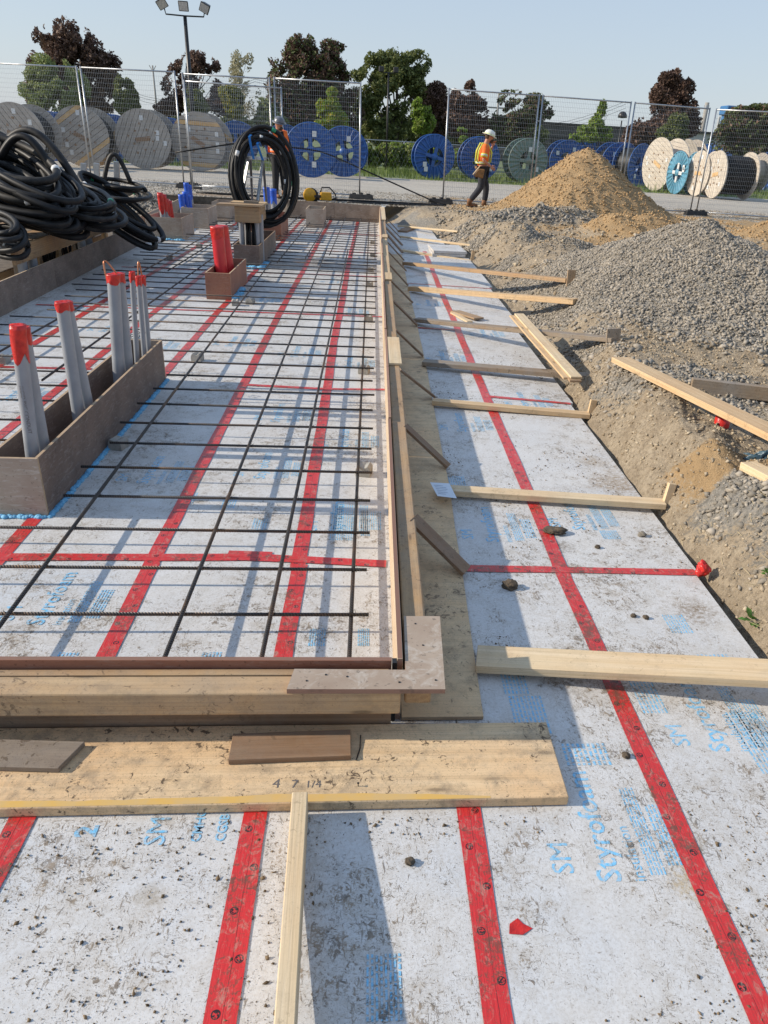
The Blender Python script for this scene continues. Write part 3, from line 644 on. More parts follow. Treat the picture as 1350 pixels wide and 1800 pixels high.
# front form wall
fw = empty('form_wall', (-1.6, 2.04, 0), 0, 'low plywood form wall along the front edge of the slab, timber waler bolted on', 'formwork')
P0 = fw
def sheetp(name, a, b, h, t, mat, edge, parent): return sheet(name, a, b, h, t, mat, edge, parent)
sheetp('plywood_panel', (-3.6, 2.045, .131), (-1.45, 2.047, .131), .262, .019, FORMR, EDGE, fw)
sheetp('plywood_panel', (-1.445, 2.047, .131), (.098, 2.038, .130), .262, .019, FORMR, EDGE, fw)
board('waler', (-3.6, 1.950, .19), (.125, 1.938, .19), .088, .09, M_lumber('golden_waler', (.60, .42, .23), (.47, .31, .16), .8, .28), parent=fw, bev=.006)
board('waler', (-3.6, 2.012, .215), (.09, 2.006, .215), .030, .035, TANW, parent=fw, bev=.003)
board('sill', (-3.6, 1.998, .042), (.10, 1.990, .042), .035, .082, BROWNW, parent=fw, bev=.002)
mb = MB(); mb.box((.108, 2.032, .13), (.016, .026, .256)); mb.build('corner_joint', DARKM, fw).matrix_parent_inverse = Matrix.Translation((1.6, -2.04, 0))
# corner plate, L shaped
cp = slab('corner_plate', [(-.24, 1.890), (.268, 1.885), (.285, 2.30), (.150, 2.30), (.143, 1.985), (-.225, 1.992)], .238, .256, FORMP, EDGE)
tag(cp, 'L shaped dusty plywood plate lying over the near corner of the form', 'plate')
for (x, y) in ((-.18, 1.93), (-.05, 1.95), (.12, 1.92), (.24, 1.93), (.21, 2.12), (.19, 2.25), (-.12, 1.96)):
    mb = MB(); mb.lathe([(.0001, .2585), (.0035, .258), (.0035, .256)], 8, Matrix.Translation((x, y, 0))); mb.build('nail', DARKM, cp)
# right form wall: panels butted end to end
rw = empty('form_wall', (.12, 11, 0), 0, 'long plywood form wall on the right side of the rebar mat', 'formwork')
ysp = [2.03, 4.46, 6.9, 9.35, 11.8, 14.25, 16.7, 20.3]
for a, b in zip(ysp[:-1], ysp[1:]):
    h = wall_top((a+b)/2); j = random.uniform(-.003, .003)
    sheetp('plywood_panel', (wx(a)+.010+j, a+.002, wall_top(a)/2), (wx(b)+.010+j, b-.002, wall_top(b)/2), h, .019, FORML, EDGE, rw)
wl = [1.945, 5.9, 9.6, 13.9, 20.2]
for k, (a, b) in enumerate(zip(wl[:-1], wl[1:])):
    za, zb = wall_top(a)-.027, wall_top(b)-.027
    board('waler', (wx(a)+.068, a, za-.045), (wx(b)+.068, b-.004, zb-.045), .088, .09, (TANW, TANW, PINE, TANW)[k], parent=rw, bev=.007)
end = MB(); prof = []
for (y, L_, dx, m_, nm) in ((5.75, .85, .075, PINE2, 0), (9.6, .5, .07, PINE, 1), (13.9, .45, .07, PINE, 2), (17.0, 3.2, .07, PINE2, 3)):
    zt = wall_top(y)-.026
    lab = ['pale splice board laid on the waler joint nearest the camera', 'short splice board on the waler halfway along the right form wall',
           'small splice block on the waler beyond the halfway splice', 'long pale board capping the far end of the right form wall'][nm]
    board('splice_board', (wx(y)+dx, y, zt+.011), (wx(y+L_)+dx, y+L_, wall_top(y+L_)-.026+.011), .105, .02, m_, lab, 'board')
# sheathing strip on the foam
strip = empty('ledger_strip', (.3, 8, 0), 0, 'muddy plywood strip lying on the foam outside the right form wall', 'plywood strip')
for a, b in ((2.02, 4.46), (4.465, 6.9), (6.905, 9.35), (9.355, 11.8), (11.805, 14.25)):
    ra = lambda y: interp(y, [2, 4, 7.2, 10.9, 14.4], [.430, .497, .545, .555, .60])
    n = 5; ys_ = [lerp(a, b, i/n) for i in range(n+1)]
    pts_ = [(wx(a)+.022, a)]+[(ra(y_)+random.uniform(-.003, .003), y_) for y_ in ys_]+[(wx(b)+.022, b)]
    o = slab('plywood_piece', [(p[0]-.3, p[1]-8) for p in pts_], .005, .019, STRIPM, EDGEL, strip)
# kickers from the waler down to the strip
ups = [(.236, 3.14), (.25, 4.40), (.262, 5.66), (.268, 6.98), (.28, 8.35), (.29, 9.62), (.30, 10.9), (.31, 12.2), (.32, 13.4), (.325, 14.6), (.33, 15.7), (.335, 16.8), (.34, 18.0)]
los = [(.478, 3.0), (.512, 4.27), (.535, 5.70), (.52, 6.98), (.543, 8.30), (.557, 9.60), (.556, 10.87), (.588, 12.2), (.60, 13.4), (.61, 14.4), (.65, 15.5), (.66, 16.8), (.668, 18.0)]
for i, (u_, l_) in enumerate(zip(ups, los)):
    zt = wall_top(u_[1])-.06
    o = board('kicker', (u_[0]-.01, u_[1], zt+.03), (l_[0]+.005, l_[1], .034), .058 if i else .085, .018, BROWNW,
              ordinal(i+1)+' brown diagonal plywood kicker from the near corner, bracing the right form wall', 'kicker', 'kickers bracing the right form wall', bev=.001)
# far and left walls
fr = empty('form_wall', (-2.2, 20.4, 0), 0, 'stained plywood form wall across the far end of the slab', 'formwork')
xsf = [(-4.66, 21.3), (-3.45, 21.0), (-2.1, 20.7), (-.9, 20.5), (.25, 20.28)]
for (a, b) in zip(xsf[:-1], xsf[1:]):
    sheetp('plywood_panel', (a[0]+.002, a[1], .2), (b[0]-.002, b[1], .2), .40, .02, FORMP if a[0] < -3 else FORMG, EDGEL, fr)
lw = empty('form_wall', (-4.0, 12, 0), 0, 'tall dark plywood form wall along the left side of the slab, below the cable bench', 'formwork')
lpt = [(-3.70, 5.2), (-3.78, 7.4), (-3.86, 9.8), (-3.94, 12.2), (-4.01, 14.5)]
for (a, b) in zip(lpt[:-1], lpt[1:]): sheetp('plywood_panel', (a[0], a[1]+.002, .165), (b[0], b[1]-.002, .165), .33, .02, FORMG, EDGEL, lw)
lw2 = empty('form_wall', (-4.4, 18, 0), 0, 'far stretch of the left form wall behind the small conduit boxes', 'formwork')
for (a, b) in (((-4.22, 15.0), (-4.40, 18.0)), ((-4.40, 18.004), (-4.66, 21.28))): sheetp('plywood_panel', (*a, .19), (*b, .19), .38, .02, FORMP, EDGEL, lw2)
# front plank and things on it
bp = board('wide_plank', (-3.6, 1.793, .0215), (.646, 1.800, .0215), .335, .036, BIGB, 'wide pale plank lying on the foam in front of the form, pencil figures on it', 'plank', bev=.004)
YST = M_simple('yellow_stain', (.66, .40, .10), (.60, .40, .16), 9, .7, lo=.4, hi=.6)
mb = MB(); n = 60; vs = []
for i in range(n+1):
    x = -3.5+3.9*i/n; t = .030+.018*math.sin(x*2.1)+random.uniform(-.004, .004); t *= min(1, (n-i)/9)
    vs += [(x, 1.6335, .0400), (x, 1.6335+t+.008, .0400)]
mb.add(vs, [(2*i, 2*i+2, 2*i+3, 2*i+1) for i in range(n)]); o = mb.build('stain_band', YST, bp); o.matrix_parent_inverse = bp.matrix_basis.inverted()
PENC = M_simple('pencil', (.16, .14, .13), None, 20, .6)
for (s_, x, y, sz) in (('4', -.272, 1.690, .050), ('7', -.215, 1.688, .046), ('1/4', -.172, 1.688, .040)):
    o = text(s_, x, y, sz, rot=0, mat=PENC, z=.0402, parent=floor, name='pencil_figure'); o.parent = bp; o.matrix_parent_inverse = bp.matrix_basis.inverted()
mb = MB(); mb.tube([(-.008, 1.690, .0395), (-.008, 1.690, .052)], .0016, 6); mb.tube([(-.008, 1.690, .052), (-.008, 1.690, .0535)], .0038, 8)
o = mb.build('nail', DARKM, bp); o.matrix_parent_inverse = bp.matrix_basis.inverted()
mb = MB(); mb.tube([(-.016, 1.795, .043), (-.004, 1.85, .043), (-.003, 1.905, .046)], .0022, 6); tag(mb.build('bent_wire', DARKM), 'short bent wire lying on the wide plank beside the brown offcut', 'wire')
o = board('offcut', (-1.46, 1.852, .0505), (-.905, 1.820, .0505), .115, .018, M_lumber('grey_offcut', (.31, .25, .19), (.19, .15, .115), .9, .35), 'grey weathered plywood offcut on the left of the wide plank', 'offcut', bev=.0015, cut=.035)
o = board('offcut', (-.420, 1.845, .0505), (-.035, 1.858, .0505), .118, .020, BROWNW, 'brown plywood offcut in the middle of the wide plank, its top edge shaded', 'offcut', bev=.0015)
# leaning stick: a lath on edge rising towards the camera
A = Vector((-.180, 1.624, .0455)); B = G(500, 1800, .134)-Vector((0, 0, .044)); B = A+(B-A)*1.6
st_ = board('stick', A, B, .046, .088, PINE2, 'pale stick on edge running from the wide plank towards the viewer', 'stick', bev=.003)
# ------------------------------------------------------------------ braces
def pix_board(name, l, r, w_, t, z0, z1, mat, label, cat='brace', group='flat timber braces across the foam', warp=0, ang=None):
    a = G(l[0], l[1], z0); b = S(r[0], r[1], t*.3+.005) if z1 > .1 else G(r[0], r[1], z1); return board(name, a, b, w_, t, mat, label, cat, group, warp=warp)
pix_board('brace', (838, 1158), (1480, 1190), .135, .036, .038, .12, PINE2, 'wide pale brace nearest the camera, running off the right edge')
pix_board('brace', (790, 862), (1168, 886), .085, .036, .040, .11, PINE2, 'pale brace with a paper tag at its left end')
pix_board('brace', (760, 706), (1036, 730), .085, .036, .040, .11, PINE, 'pale brace just beyond the paper tagged one, stake at its end')
pix_board('brace', (744, 637), (1060, 664), .120, .040, .046, .085, OLDW, 'grey weathered brace that disappears under the soil ridge')
pix_board('brace', (730, 562), (1080, 597), .120, .040, .046, .17, OLDW, 'grey weathered brace passing under the slanting stack of laths')
pix_board('brace', (722, 507), (1012, 530), .115, .060, .046, .20, PINE, 'golden brace pointing at the gravel heap')
pix_board('brace', (712, 463), (1000, 493), .115, .050, .046, .24, TANW, 'brown brace with a square stake at its end in the sand')
pix_board('brace', (706, 440), (828, 459), .085, .036, .040, .15, PINE2, 'thin pale brace with a small stake, third from the far end')
pix_board('brace', (704, 416), (828, 431), .085, .036, .040, .16, PINE2, 'thin pale brace second from the far end')
pix_board('brace', (701, 397), (806, 407), .085, .036, .040, .17, PINE2, 'thin pale brace farthest from the camera')
def stake(u, v, z, h, lean, mat, label, w_=.05, t=.03):
    a = S(u, v); a.z -= .05; b = a+Vector((lean[0], lean[1], h+.06)); return board('stake', a, b, w_, t, mat, label, 'stake', 'short stakes at the brace ends', up=(0, 1, 0), bev=.002)
stake(1169, 888, .09, .12, (.025, .02), PINE2, 'short pale stake at the end of the paper tagged brace', .045)
stake(1037, 728, .09, .10, (.02, .02), PINE, 'short pale stake beyond the paper tagged brace')
stake(1078, 603, .14, .12, (-.01, .02), OLDW, 'grey stake at the end of the weathered brace', .13)
stake(1003, 497, .22, .14, (0, .02), TANW, 'square brown stake driven into the sandy bank', .10)
stake(829, 458, .13, .16, (.03, .02), PINE, 'small stake at the third farthest brace', .06)
tagp = MB(); c0 = G(780, 860, .07); 
vs = [G(756, 848, .075), G(790, 850, .08), G(803, 876, .075), G(769, 872, .067)]
tagp.add([*vs, *[v+Vector((0, 0, .0008)) for v in vs]], [(0, 1, 2, 3), (7, 6, 5, 4), (0, 4, 5, 1), (1, 5, 6, 2), (2, 6, 7, 3), (3, 7, 4, 0)])
pt = tag(tagp.build('paper_tag', PAPER), 'white printed paper tag stapled to the left end of a brace', 'tag')
mb = MB()
for i in range(6):
    a = vs[0].lerp(vs[3], .2+.12*i); b = vs[1].lerp(vs[2], .2+.12*i); d_ = (vs[3]-vs[0])*.02
    p_, q = a.lerp(b, .12), a.lerp(b, random.uniform(.5, .85)); up_ = Vector((0, 0, .0016)); mb.add([p_+up_, q+up_, q+d_+up_, p_+d_+up_], [(0, 1, 2, 3)])
o = mb.build('small_print', M_simple('print_grey', (.25, .30, .40), None, 9, .6), pt); o['kind'] = 'stuff'
# loose planks
def on(u0, v0, z0, u1, v1, z1): return G(u0, v0, z0), G(u1, v1, z1)
for k, (dx, dz, mt) in enumerate(((0, 0, TANW), (.012, .022, PINE2), (-.06, .002, PINE))):
    a, b = G(910, 556, .27), G(1012, 670, .17); a = a+Vector((dx, 0, dz)); b = b+Vector((dx, .03*k, dz))
    board('lath', a, b, .10 if k < 2 else .06, .018, mt, ['lower board of the slanting stack over the weathered brace', 'upper pale board of the slanting stack over the weathered brace', 'narrow lath beside the slanting stack over the weathered brace'][k], 'board', 'slanting stack of loose boards', warp=.002)
a, b = S(1090, 632, .10), S(1420, 792, .13); board('plank', a, b, .15, .040, PINE, 'long pale plank lying diagonally from the gravel heap to the right edge', 'plank')
a, b = S(1340, 756, .01), S(1420, 800, .01); board('plank', a, b, .13, .040, PINE2, 'short end of a plank under the long diagonal plank', 'plank')
a, b = S(1215, 676, .02), S(1420, 700, .03); board('plank', a, b, .06, .10, OLDW, 'grey half buried timber behind the long diagonal plank', 'timber')
a, b = S(1314, 818, .05), S(1420, 872, .05); board('plank', a, b, .10, .045, PINE2, 'pale plank end resting on blue plastic at the right edge', 'plank')
a, b = on(800, 547, .012, 842, 560, .030); board('offcut', a, b, .14, .02, TANW, 'brown plywood offcut lying on foam behind the weathered brace', 'offcut')
a, b = on(796, 550, .012, 826, 566, .014); board('offcut', a, b, .07, .018, PINE2, 'narrow pale offcut lying on foam behind the weathered brace', 'offcut')
a, b = on(707, 407, .02, 728, 398, .03); board('offcut', a, b, .22, .04, BROWNW, 'dark brown offcut at the far end of the foam strip', 'offcut')
for k, (u, v) in enumerate(((706, 405), (713, 401))): pass
c = G(762, 444, .0); 
for k in range(2):
    mb = MB(); mb.box((0, 0, 0), (.62, .95, .05)); o = mb.build('foam_offcut', FOAM); bevel_mesh(o.data, .004); o.location = (c.x+.24, c.y-.1, .03+.056*k); o.rotation_euler = (0, 0, .05*k)
    tag(o, ['lower loose foam piece beside the far end of the foam strip', 'upper loose foam piece beside the far end of the foam strip'][k], 'foam piece')
# red can on the stones
zc = S(1268, 748); can = empty('tape_roll', (zc.x, zc.y, th(zc.x, zc.y)-.005), 0, 'small red tape roll lying half under the long diagonal plank', 'tape roll')
mb = MB(); mb.lathe([(.048, 0), (.048, .085), (.040, .085), (.040, 0)], 24); o = mb.build('roll', REDT, can, True)
mb = MB(); mb.lathe([(.040, .0), (.040, .086), (.037, .086), (.037, .0)], 24); mb.build('core', WTAPE, can, True)
# blue plastic by the plank end
def cloth(name, c, rx, ry, h, mat, label, cat, seed=1, n=26):
    mb = MB(); vs = []
    for i in range(n+1):
        for j in range(n+1):
            a = -1+2*i/n; b = -1+2*j/n; rr = max(abs(a), abs(b)); x = c[0]+a*rx; y = c[1]+b*ry
            z = c[2]+h*(1-rr**2)*(.5+float(fbm(np.array([a*3+seed]), np.array([b*3.+seed]), 4)[0])*1.8)+.3*h*float(fbm(np.array([a*9+seed]), np.array([b*9.]), 2)[0])
            vs.append((x+.02*math.sin(b*6+seed), y+.02*math.sin(a*5), z))
    mb.add(vs, [(i*(n+1)+j, (i+1)*(n+1)+j, (i+1)*(n+1)+j+1, i*(n+1)+j+1) for i in range(n) for j in range(n)])
    return tag(mb.build(name, mat, None, True), label, cat)
c = S(1338, 806); cloth('plastic_sheet', (c.x+.03, c.y+.02, c.z-.01), .11, .05, .06, CLOTHB, 'crumpled dark blue plastic under the plank end at the right edge', 'plastic')
# crumpled tape end at the trench
def crumple(name, c, r, mat, label, cat, sx=1, sz=1, seed=3, amp=.45):
    bm = bmesh.new(); bmesh.ops.create_icosphere(bm, subdivisions=4, radius=1)
    for v in bm.verts:
        q = v.co*2.1+Vector((seed, seed*2, 0)); f = 1+amp*2*float(fbm(np.array([q.x+q.z]), np.array([q.y-q.z*1.3]), 4)[0]); v.co *= f
        v.co.x *= sx*r; v.co.y *= r; v.co.z *= sz*r; v.co += Vector(c)
    me = bpy.data.meshes.new(name); bm.to_mesh(me); bm.free(); o = link(name, me, None, [mat], True); return tag(o, label, cat)
c = G(1238, 1005, .03); crumple('crumpled_tape', (c.x-.01, c.y, .045), .034, REDT, 'crumpled red tape end sticking up at the trench edge', 'tape', 1, 1.15, 3, .5)
c = G(913, 1632, 0); mb = MB()
vs = [(c.x-.03, c.y-.015, .002), (c.x+.005, c.y-.02, .004), (c.x+.035, c.y-.002, .002), (c.x+.012, c.y+.010, .004), (c.x+.0, c.y+.028, .002), (c.x-.025, c.y+.010, .006)]
mb.add(vs, [(0, 1, 3, 5), (1, 2, 3), (3, 4, 5)]); tag(mb.build('tape_scrap', REDT), 'torn scrap of red tape lying on the bare foam', 'tape')
for k, (u, v, r, lab) in enumerate(((896, 1033, .030, 'largest round mud clump left of the red tape cross'), (975, 937, .034, 'flat mud clump sitting on the red tape beyond the cross'), (1128, 942, .018, 'grey stone on the foam near the trench edge'),
                                (720, 1517, .012, 'small dark mud pellet between two red tapes in front'), (1100, 1330, .013, 'mud pellet right of the wide plank end'), (1113, 1084, .012, 'left one of a pair of mud pellets near the foam edge'), (1135, 1087, .012, 'right one of a pair of mud pellets near the foam edge'),
                                (1050, 963, .012, 'dark mud pellet right of the red tape beyond the cross'), (788, 1033, .008, 'tiny mud pellet on the plywood strip'))):
    c = G(u, v, 0); crumple('mud_clump', (c.x, c.y, r*.5), r, STONE if k == 2 else MUD, lab, 'mud clump', 1.1 if k != 1 else 1.9, .75 if k != 1 else .45, k*3.3+1, .6)
# twigs / straw
mb = MB()
for i in range(90):
    u, v = random.uniform(1180, 1345), random.uniform(930, 1120); c = G(u, v, 0); 
    if c.x < 1.60: continue
    z = th(c.x, c.y)+.01; a = random.uniform(0, 3.1); L_ = random.uniform(.02, .06)
    mb.tube([(c.x, c.y, z), (c.x+L_*math.cos(a), c.y+L_*math.sin(a), z+random.uniform(0, .015))], .0012, 4)
STRAW = M_simple('straw', (.50, .40, .22), None, 9, .8)
if mb.v: tag(mb.build('dry_straw', STRAW), 'scattered dry straw on the bank beside the trench', 'straw', None, 'stuff')
for (u, v, zz, sc_, lab) in ((1325, 1092, .18, .055, 'small leafy green weed on the trench bank'), (1352, 1010, .30, .03, 'tiny green weed at the right edge')):
    c = S(u, v); z = c.z; mb = MB()
    for i in range(34):
        a = random.uniform(0, 6.28); L_ = sc_*random.uniform(.6, 1.5); el = random.uniform(.1, .9); d_ = Vector((math.cos(a)*math.cos(el), math.sin(a)*math.cos(el), math.sin(el)))
        p0 = Vector((c.x, c.y, z)); s_ = d_.cross(Vector((0, 0, 1))).normalized()*L_*.20
        mb.add([p0+d_*L_*.3, p0+d_*L_*.65+s_, p0+d_*L_+Vector((0, 0, -.006)), p0+d_*L_*.65-s_], [(0, 1, 2, 3)])
    tag(mb.build('weed', M_simple('weed_leaf', (.14, .30, .05), (.09, .2, .035), 9, .6)), lab, 'weed')

# ================================================================== REBAR
def rebar(a, b, r=.0078, n=7):
    M, L = frame(a, b); mb = MB(); mb.tube([(-L/2, 0, 0), (L/2, 0, 0)], r, n)
    o = mb.build('rebar', REBAR, None, True); o.matrix_world = M
    return o
def rb(a, b, label, grp, r=.0078):
    return tag(rebar(a, b, r), label, 'rebar', grp)
GX = 'rebar running across the slab form'; GL = 'rebar running lengthwise in the slab form'
ycs = [2.56, 2.915, 3.275, 3.65, 4.03, 4.41, 4.79]
while ycs[-1] < 19.9: ycs.append(ycs[-1]+.372)
nl = 0
for i, y in enumerate(ycs):
    xe = .018+.011*(y-2.5)+random.uniform(-.012, .012); j = random.uniform(-.012, .012); z = .087+random.uniform(-.003, .003)
    lab = ordinal(i+1)+' cross rebar counted from the front form wall'
    x0 = -2.55 if y < 3.4 else (-3.55 if y < 8 else -3.62+random.uniform(0, .35))
    if 3.5 < y < 6.15:
        rb((-1.60+random.uniform(-.03, .03), y+j, z), (xe, y, z), lab+', ending at the long conduit box', GX)
        nl += 1; rb((-3.55, y+j*2, z), (-1.93, y+j, z), ordinal(nl)+' short cross rebar left of the long conduit box', GX)
    elif 9.4 < y < 10.9:
        rb((-1.60, y+j, z), (xe, y, z), lab+', right of the red conduit box', GX); nl += 1
        rb((-3.6, y+j, z), (-2.02, y+j, z), ordinal(nl)+' short cross rebar, left of the red conduit box', GX)
    elif 11.95 < y < 14.3:
        rb((-1.62, y+j, z), (xe, y, z), lab+', right of the cable box', GX); nl += 1
        rb((-3.6, y+j, z), (-2.1, y+j, z), ordinal(nl)+' short cross rebar, left of the cable box', GX)
    else: rb((x0, y+j, z), (xe, y, z), lab, GX)
for (pts_, lab) in ((((-.052, 2.07), (-.01, 20.1)), 'lengthwise rebar nearest the right form wall'), (((-.372, 2.07), (-.375, 13.9)), 'second lengthwise rebar from the right form wall'),
                    (((-.720, 2.07), (-.745, 13.9)), 'third lengthwise rebar from the right form wall'), (((-1.375, 2.07), (-1.50, 12.2)), 'lengthwise rebar close along the long conduit box'),
                    (((-.30, 13.1), (-.22, 20.2)), 'lapped far continuation of the second lengthwise rebar'), (((-.66, 13.1), (-.60, 20.2)), 'lapped far continuation of the third lengthwise rebar'),
                    (((-1.02, 12.6), (-.98, 20.3)), 'far lengthwise rebar right of the coil box, fourth from the wall'), (((-1.40, 12.0), (-1.36, 20.3)), 'far lengthwise rebar just right of the cable box'),
                    (((-2.42, 5.6), (-2.36, 20.4)), 'lengthwise rebar left of the boxes'), (((-3.05, 5.2), (-3.02, 20.5)), 'lengthwise rebar nearest the left form wall'),
                    (((-2.74, 10.8), (-2.70, 20.4)), 'far lengthwise rebar left of the cable box'), (((-1.75, 14.6), (-1.72, 20.3)), 'far lengthwise rebar behind the cable box'), (((-2.1, 14.8), (-2.05, 20.3)), 'far lengthwise rebar behind and left of the cable box')):
    (xa, ya), (xb, yb) = pts_; z = .104 if lab.find('nearest the right') < 0 else .070
    rb((xa, ya, z), (xb, yb, z), lab, GL, .0092)
mb = MB()
for y in ycs[:26]:
    for x in (-.045, -.372, -.725, -1.40):
        if random.random() < .55 or y < 4:
            mb.tube([(x+.013*math.cos(t), y+.012*math.sin(t*1.0), .092+.012*math.sin(2*t)) for t in np.linspace(0, 6.28, 9)], .0013, 3, closed=True)
            mb.tube([(x+.012, y-.012, .098), (x+.03, y-.03+random.uniform(-.01, .02), .108)], .0013, 3)
tag(mb.build('wire_ties', DARKM), 'twisted wire ties at the crossings of the rebar mat', 'wire ties', None, 'stuff')
# concrete spacer blocks under the mat
for k, (u, v) in enumerate(((640, 826), (640, 650), (648, 560), (650, 500), (652, 474), (655, 448), (655, 426), (347, 628), (208, 780), (414, 532), (298, 452), (350, 432), (420, 395), (5, 632), (440, 620-90))):
    c = G(u, v, .03); mb = MB()
    prof = [(-.045, 0), (.045, 0), (.045, .05), (.028, .068), (.006, .058), (-.010, .064), (-.032, .068), (-.045, .045)]
    mb.add([(x, -.045, z) for x, z in prof]+[(x, .045, z) for x, z in prof], [tuple(range(8))[::-1], tuple(range(8, 16))]+[(i, (i+1) % 8, (i+1) % 8+8, i+8) for i in range(8)])
    o = mb.build('spacer_block', CONC); bevel_mesh(o.data, .002); o.location = (c.x, c.y, .001); o.rotation_euler = (0, 0, random.uniform(-.25, .25))
    lab = ['pale concrete spacer nearest the front under the right hand rebar', 'second', 'third', 'fourth', 'fifth', 'sixth', 'seventh'][k] if k < 7 else None
    if k and k < 7: lab += ' concrete spacer along the right hand lengthwise rebar, counted from the front'
    if k >= 7: lab = ['concrete spacer between the long box and the right wall', 'concrete spacer against the side of the long conduit box', 'concrete spacer at the foot of the red conduit box', 'concrete spacer behind the tallest conduits', 'concrete spacer left of the red conduits',
                      'concrete spacer left of the cable box platform', 'concrete spacer left of the first conduit', 'concrete spacer right of the red conduit box'][k-7]
    tag(o, lab, 'spacer block', 'concrete spacers under the rebar')

# ================================================================== CONDUIT BOXES
def cbox(name, x0, x1, y0, y1, h, mat, mat2, label, yaw=0):
    e = empty(name, ((x0+x1)/2, (y0+y1)/2, 0), yaw, label, 'conduit box'); W, D = x1-x0, y1-y0; t = .018
    bpy.context.view_layer.update()
    R = e.matrix_basis
    def sp(a, b, m_): return sheet('side_panel', R@Vector(a), R@Vector(b), h, t, m_, EDGEL, e)
    sp((-W/2, -D/2+t/2, h/2), (W/2, -D/2+t/2, h/2), mat2); sp((-W/2, D/2-t/2, h/2), (W/2, D/2-t/2, h/2), mat2)
    sp((W/2-t/2, -D/2+t, h/2), (W/2-t/2, D/2-t, h/2), mat); sp((-W/2+t/2, -D/2+t, h/2), (-W/2+t/2, D/2-t, h/2), mat)
    return e
def foamseal(pts, label, r=.013):
    mb = MB()
    for a, b in zip(pts[:-1], pts[1:]):
        a, b = Vector(a), Vector(b); L_ = (b-a).length; n = max(2, int(L_/(r*.42)))
        for i in range(n):
            p = a.lerp(b, (i+random.random())/n); rr = r*random.uniform(.45, 1.25); c = p+Vector((random.uniform(-.5, .5)*r, random.uniform(-.5, .5)*r, rr*.35))
            M = Matrix.Translation(c)@Matrix.Diagonal((1.2, 1.2, .75, 1)); k = len(mb.v)
            mb.lathe([(rr*math.cos(t_), rr*math.sin(t_)) for t_ in (-1.2, -.6, 0, .6, 1.2)], 7, M, close=True)
    return tag(mb.build('foam_seal', BFOAM, None, True), label, 'foam seal')
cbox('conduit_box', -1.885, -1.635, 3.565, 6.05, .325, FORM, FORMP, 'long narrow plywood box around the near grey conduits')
foamseal([(-1.88, 3.552, 0), (-1.625, 3.555, 0), (-1.623, 6.05, 0)], 'blue spray foam bead around the foot of the long conduit box')
cbox('conduit_box', -1.972, -1.672, 9.46, 10.75, .316, FORMR, FORMR, 'reddish plywood box around the red conduits')
foamseal([(-1.66, 9.5, 0), (-1.64, 9.75, .0), (-1.66, 10.2, 0)], 'blue foam blob at the corner of the red conduit box', .034)
cbox('conduit_box', -2.045, -1.66, 12.0, 14.15, .335, FORMG, FORM, 'dark plywood box below the hanging cable coil')
foamseal([(-2.04, 11.96, 0), (-1.66, 11.95, 0), (-1.64, 12.6, 0)], 'pale blue foam along the front of the cable box', .04)
def conduit(x, y, r, h, mat, cap, lean, label, grp, jag=True, n=18, loc_z=.0, caph=.06):
    e = empty('conduit', (x, y, loc_z), 0, label, 'conduit', grp); L = Vector((lean[0], lean[1], h))
    mb = MB(); mb.tube([(0, 0, 0), L], r, n, cap=False); mb.build('pipe', mat, e, True)
    if cap:
        mb = MB(); vs = []; rows = 5; 
        for i in range(rows+1):
            t = 1-caph/h*(i/rows)+.012/h
            for j in range(n):
                a = 2*math.pi*j/n; rr = r*1.05+.0022*math.sin(a*5+i)+random.uniform(0, .0018); drop = 0
                if i == rows: drop = .45*caph/h*(abs(math.sin(a*1.5+x*30)))+random.uniform(0, .008)/h
                vs.append(Vector((rr*math.cos(a), rr*math.sin(a), 0))+L*(t-drop))
        top = [Vector((r*.72*math.cos(2*math.pi*j/n), r*.72*math.sin(2*math.pi*j/n), 0))+L*(1+.004/h*(1+math.sin(j*2.1))) for j in range(n)]
        mb.add(top+vs, [(i*n+j, (i+1)*n+j, (i+1)*n+(j+1) % n, i*n+(j+1) % n) for i in range(rows+1) for j in range(n)]+[tuple(range(n))])
        mb.build('cap', cap, e, True)
    return e
GC = 'grey conduits standing in the long box'
def top_at(u, v, y): return GY(u, v, y)
def con_px(x, y, u, v, r, mat, cap, label, grp, caph=.06):
    t = GY(u, v, y); x = t.x+.03 if x is None else x; return conduit(x, y, r, t.z, mat, cap, (t.x-x, 0), label, grp, caph=caph)
c1 = con_px(-1.745, 3.72, 31, 575, .034, PVC, REDT, 'nearest grey conduit, wrapped in torn red tape', GC, .13)
con_px(-1.715, 3.83, 39, 578, .034, PVC, REDT, 'grey conduit directly behind the nearest one', GC)
con_px(-1.75, 4.45, 109, 534, .036, PVC, REDT, 'thick grey conduit second from the front of the long box', GC, .035)
con_px(-1.715, 4.57, 116, 533, .035, PVC, REDT, 'conduit touching the second thick grey one from behind', GC, .035)
con_px(-1.775, 5.30, 199, 485, .041, PVC, REDT, 'thick grey conduit third from the front, copper loop on top', GC, .045)
con_px(-1.735, 5.42, 208, 483, .040, PVC, REDT, 'thick grey conduit behind the copper loop', GC, .045)
for k, (u, v, y) in enumerate(((232, 480, 5.62), (243, 488, 5.80), (251, 487, 5.90))):
    con_px(-1.735+.012*k, y, u, v, .019, PVC, REDT, ['left', 'middle', 'right'][k]+' one of the three thin grey conduits at the far end of the long box', GC, .05)
def arc(name, a, b, h, r, mat, label, cat, n=14, side=(0, 0, 0), seg=6):
    a, b = Vector(a), Vector(b); mb = MB(); pts_ = []
    for i in range(n+1):
        t = i/n; pts_.append(a.lerp(b, t)+Vector((0, 0, h*math.sin(math.pi*t)))+Vector(side)*math.sin(math.pi*t))
    mb.tube(pts_, r, seg); return tag(mb.build(name, mat, None, True), label, cat)
a = GY(190, 500, 5.3); b = GY(207, 484, 5.35); arc('copper_wire', a, b, .12, .006, COPPER, 'copper wire looped over the thick capped conduits', 'wire', side=(-.04, 0, 0))
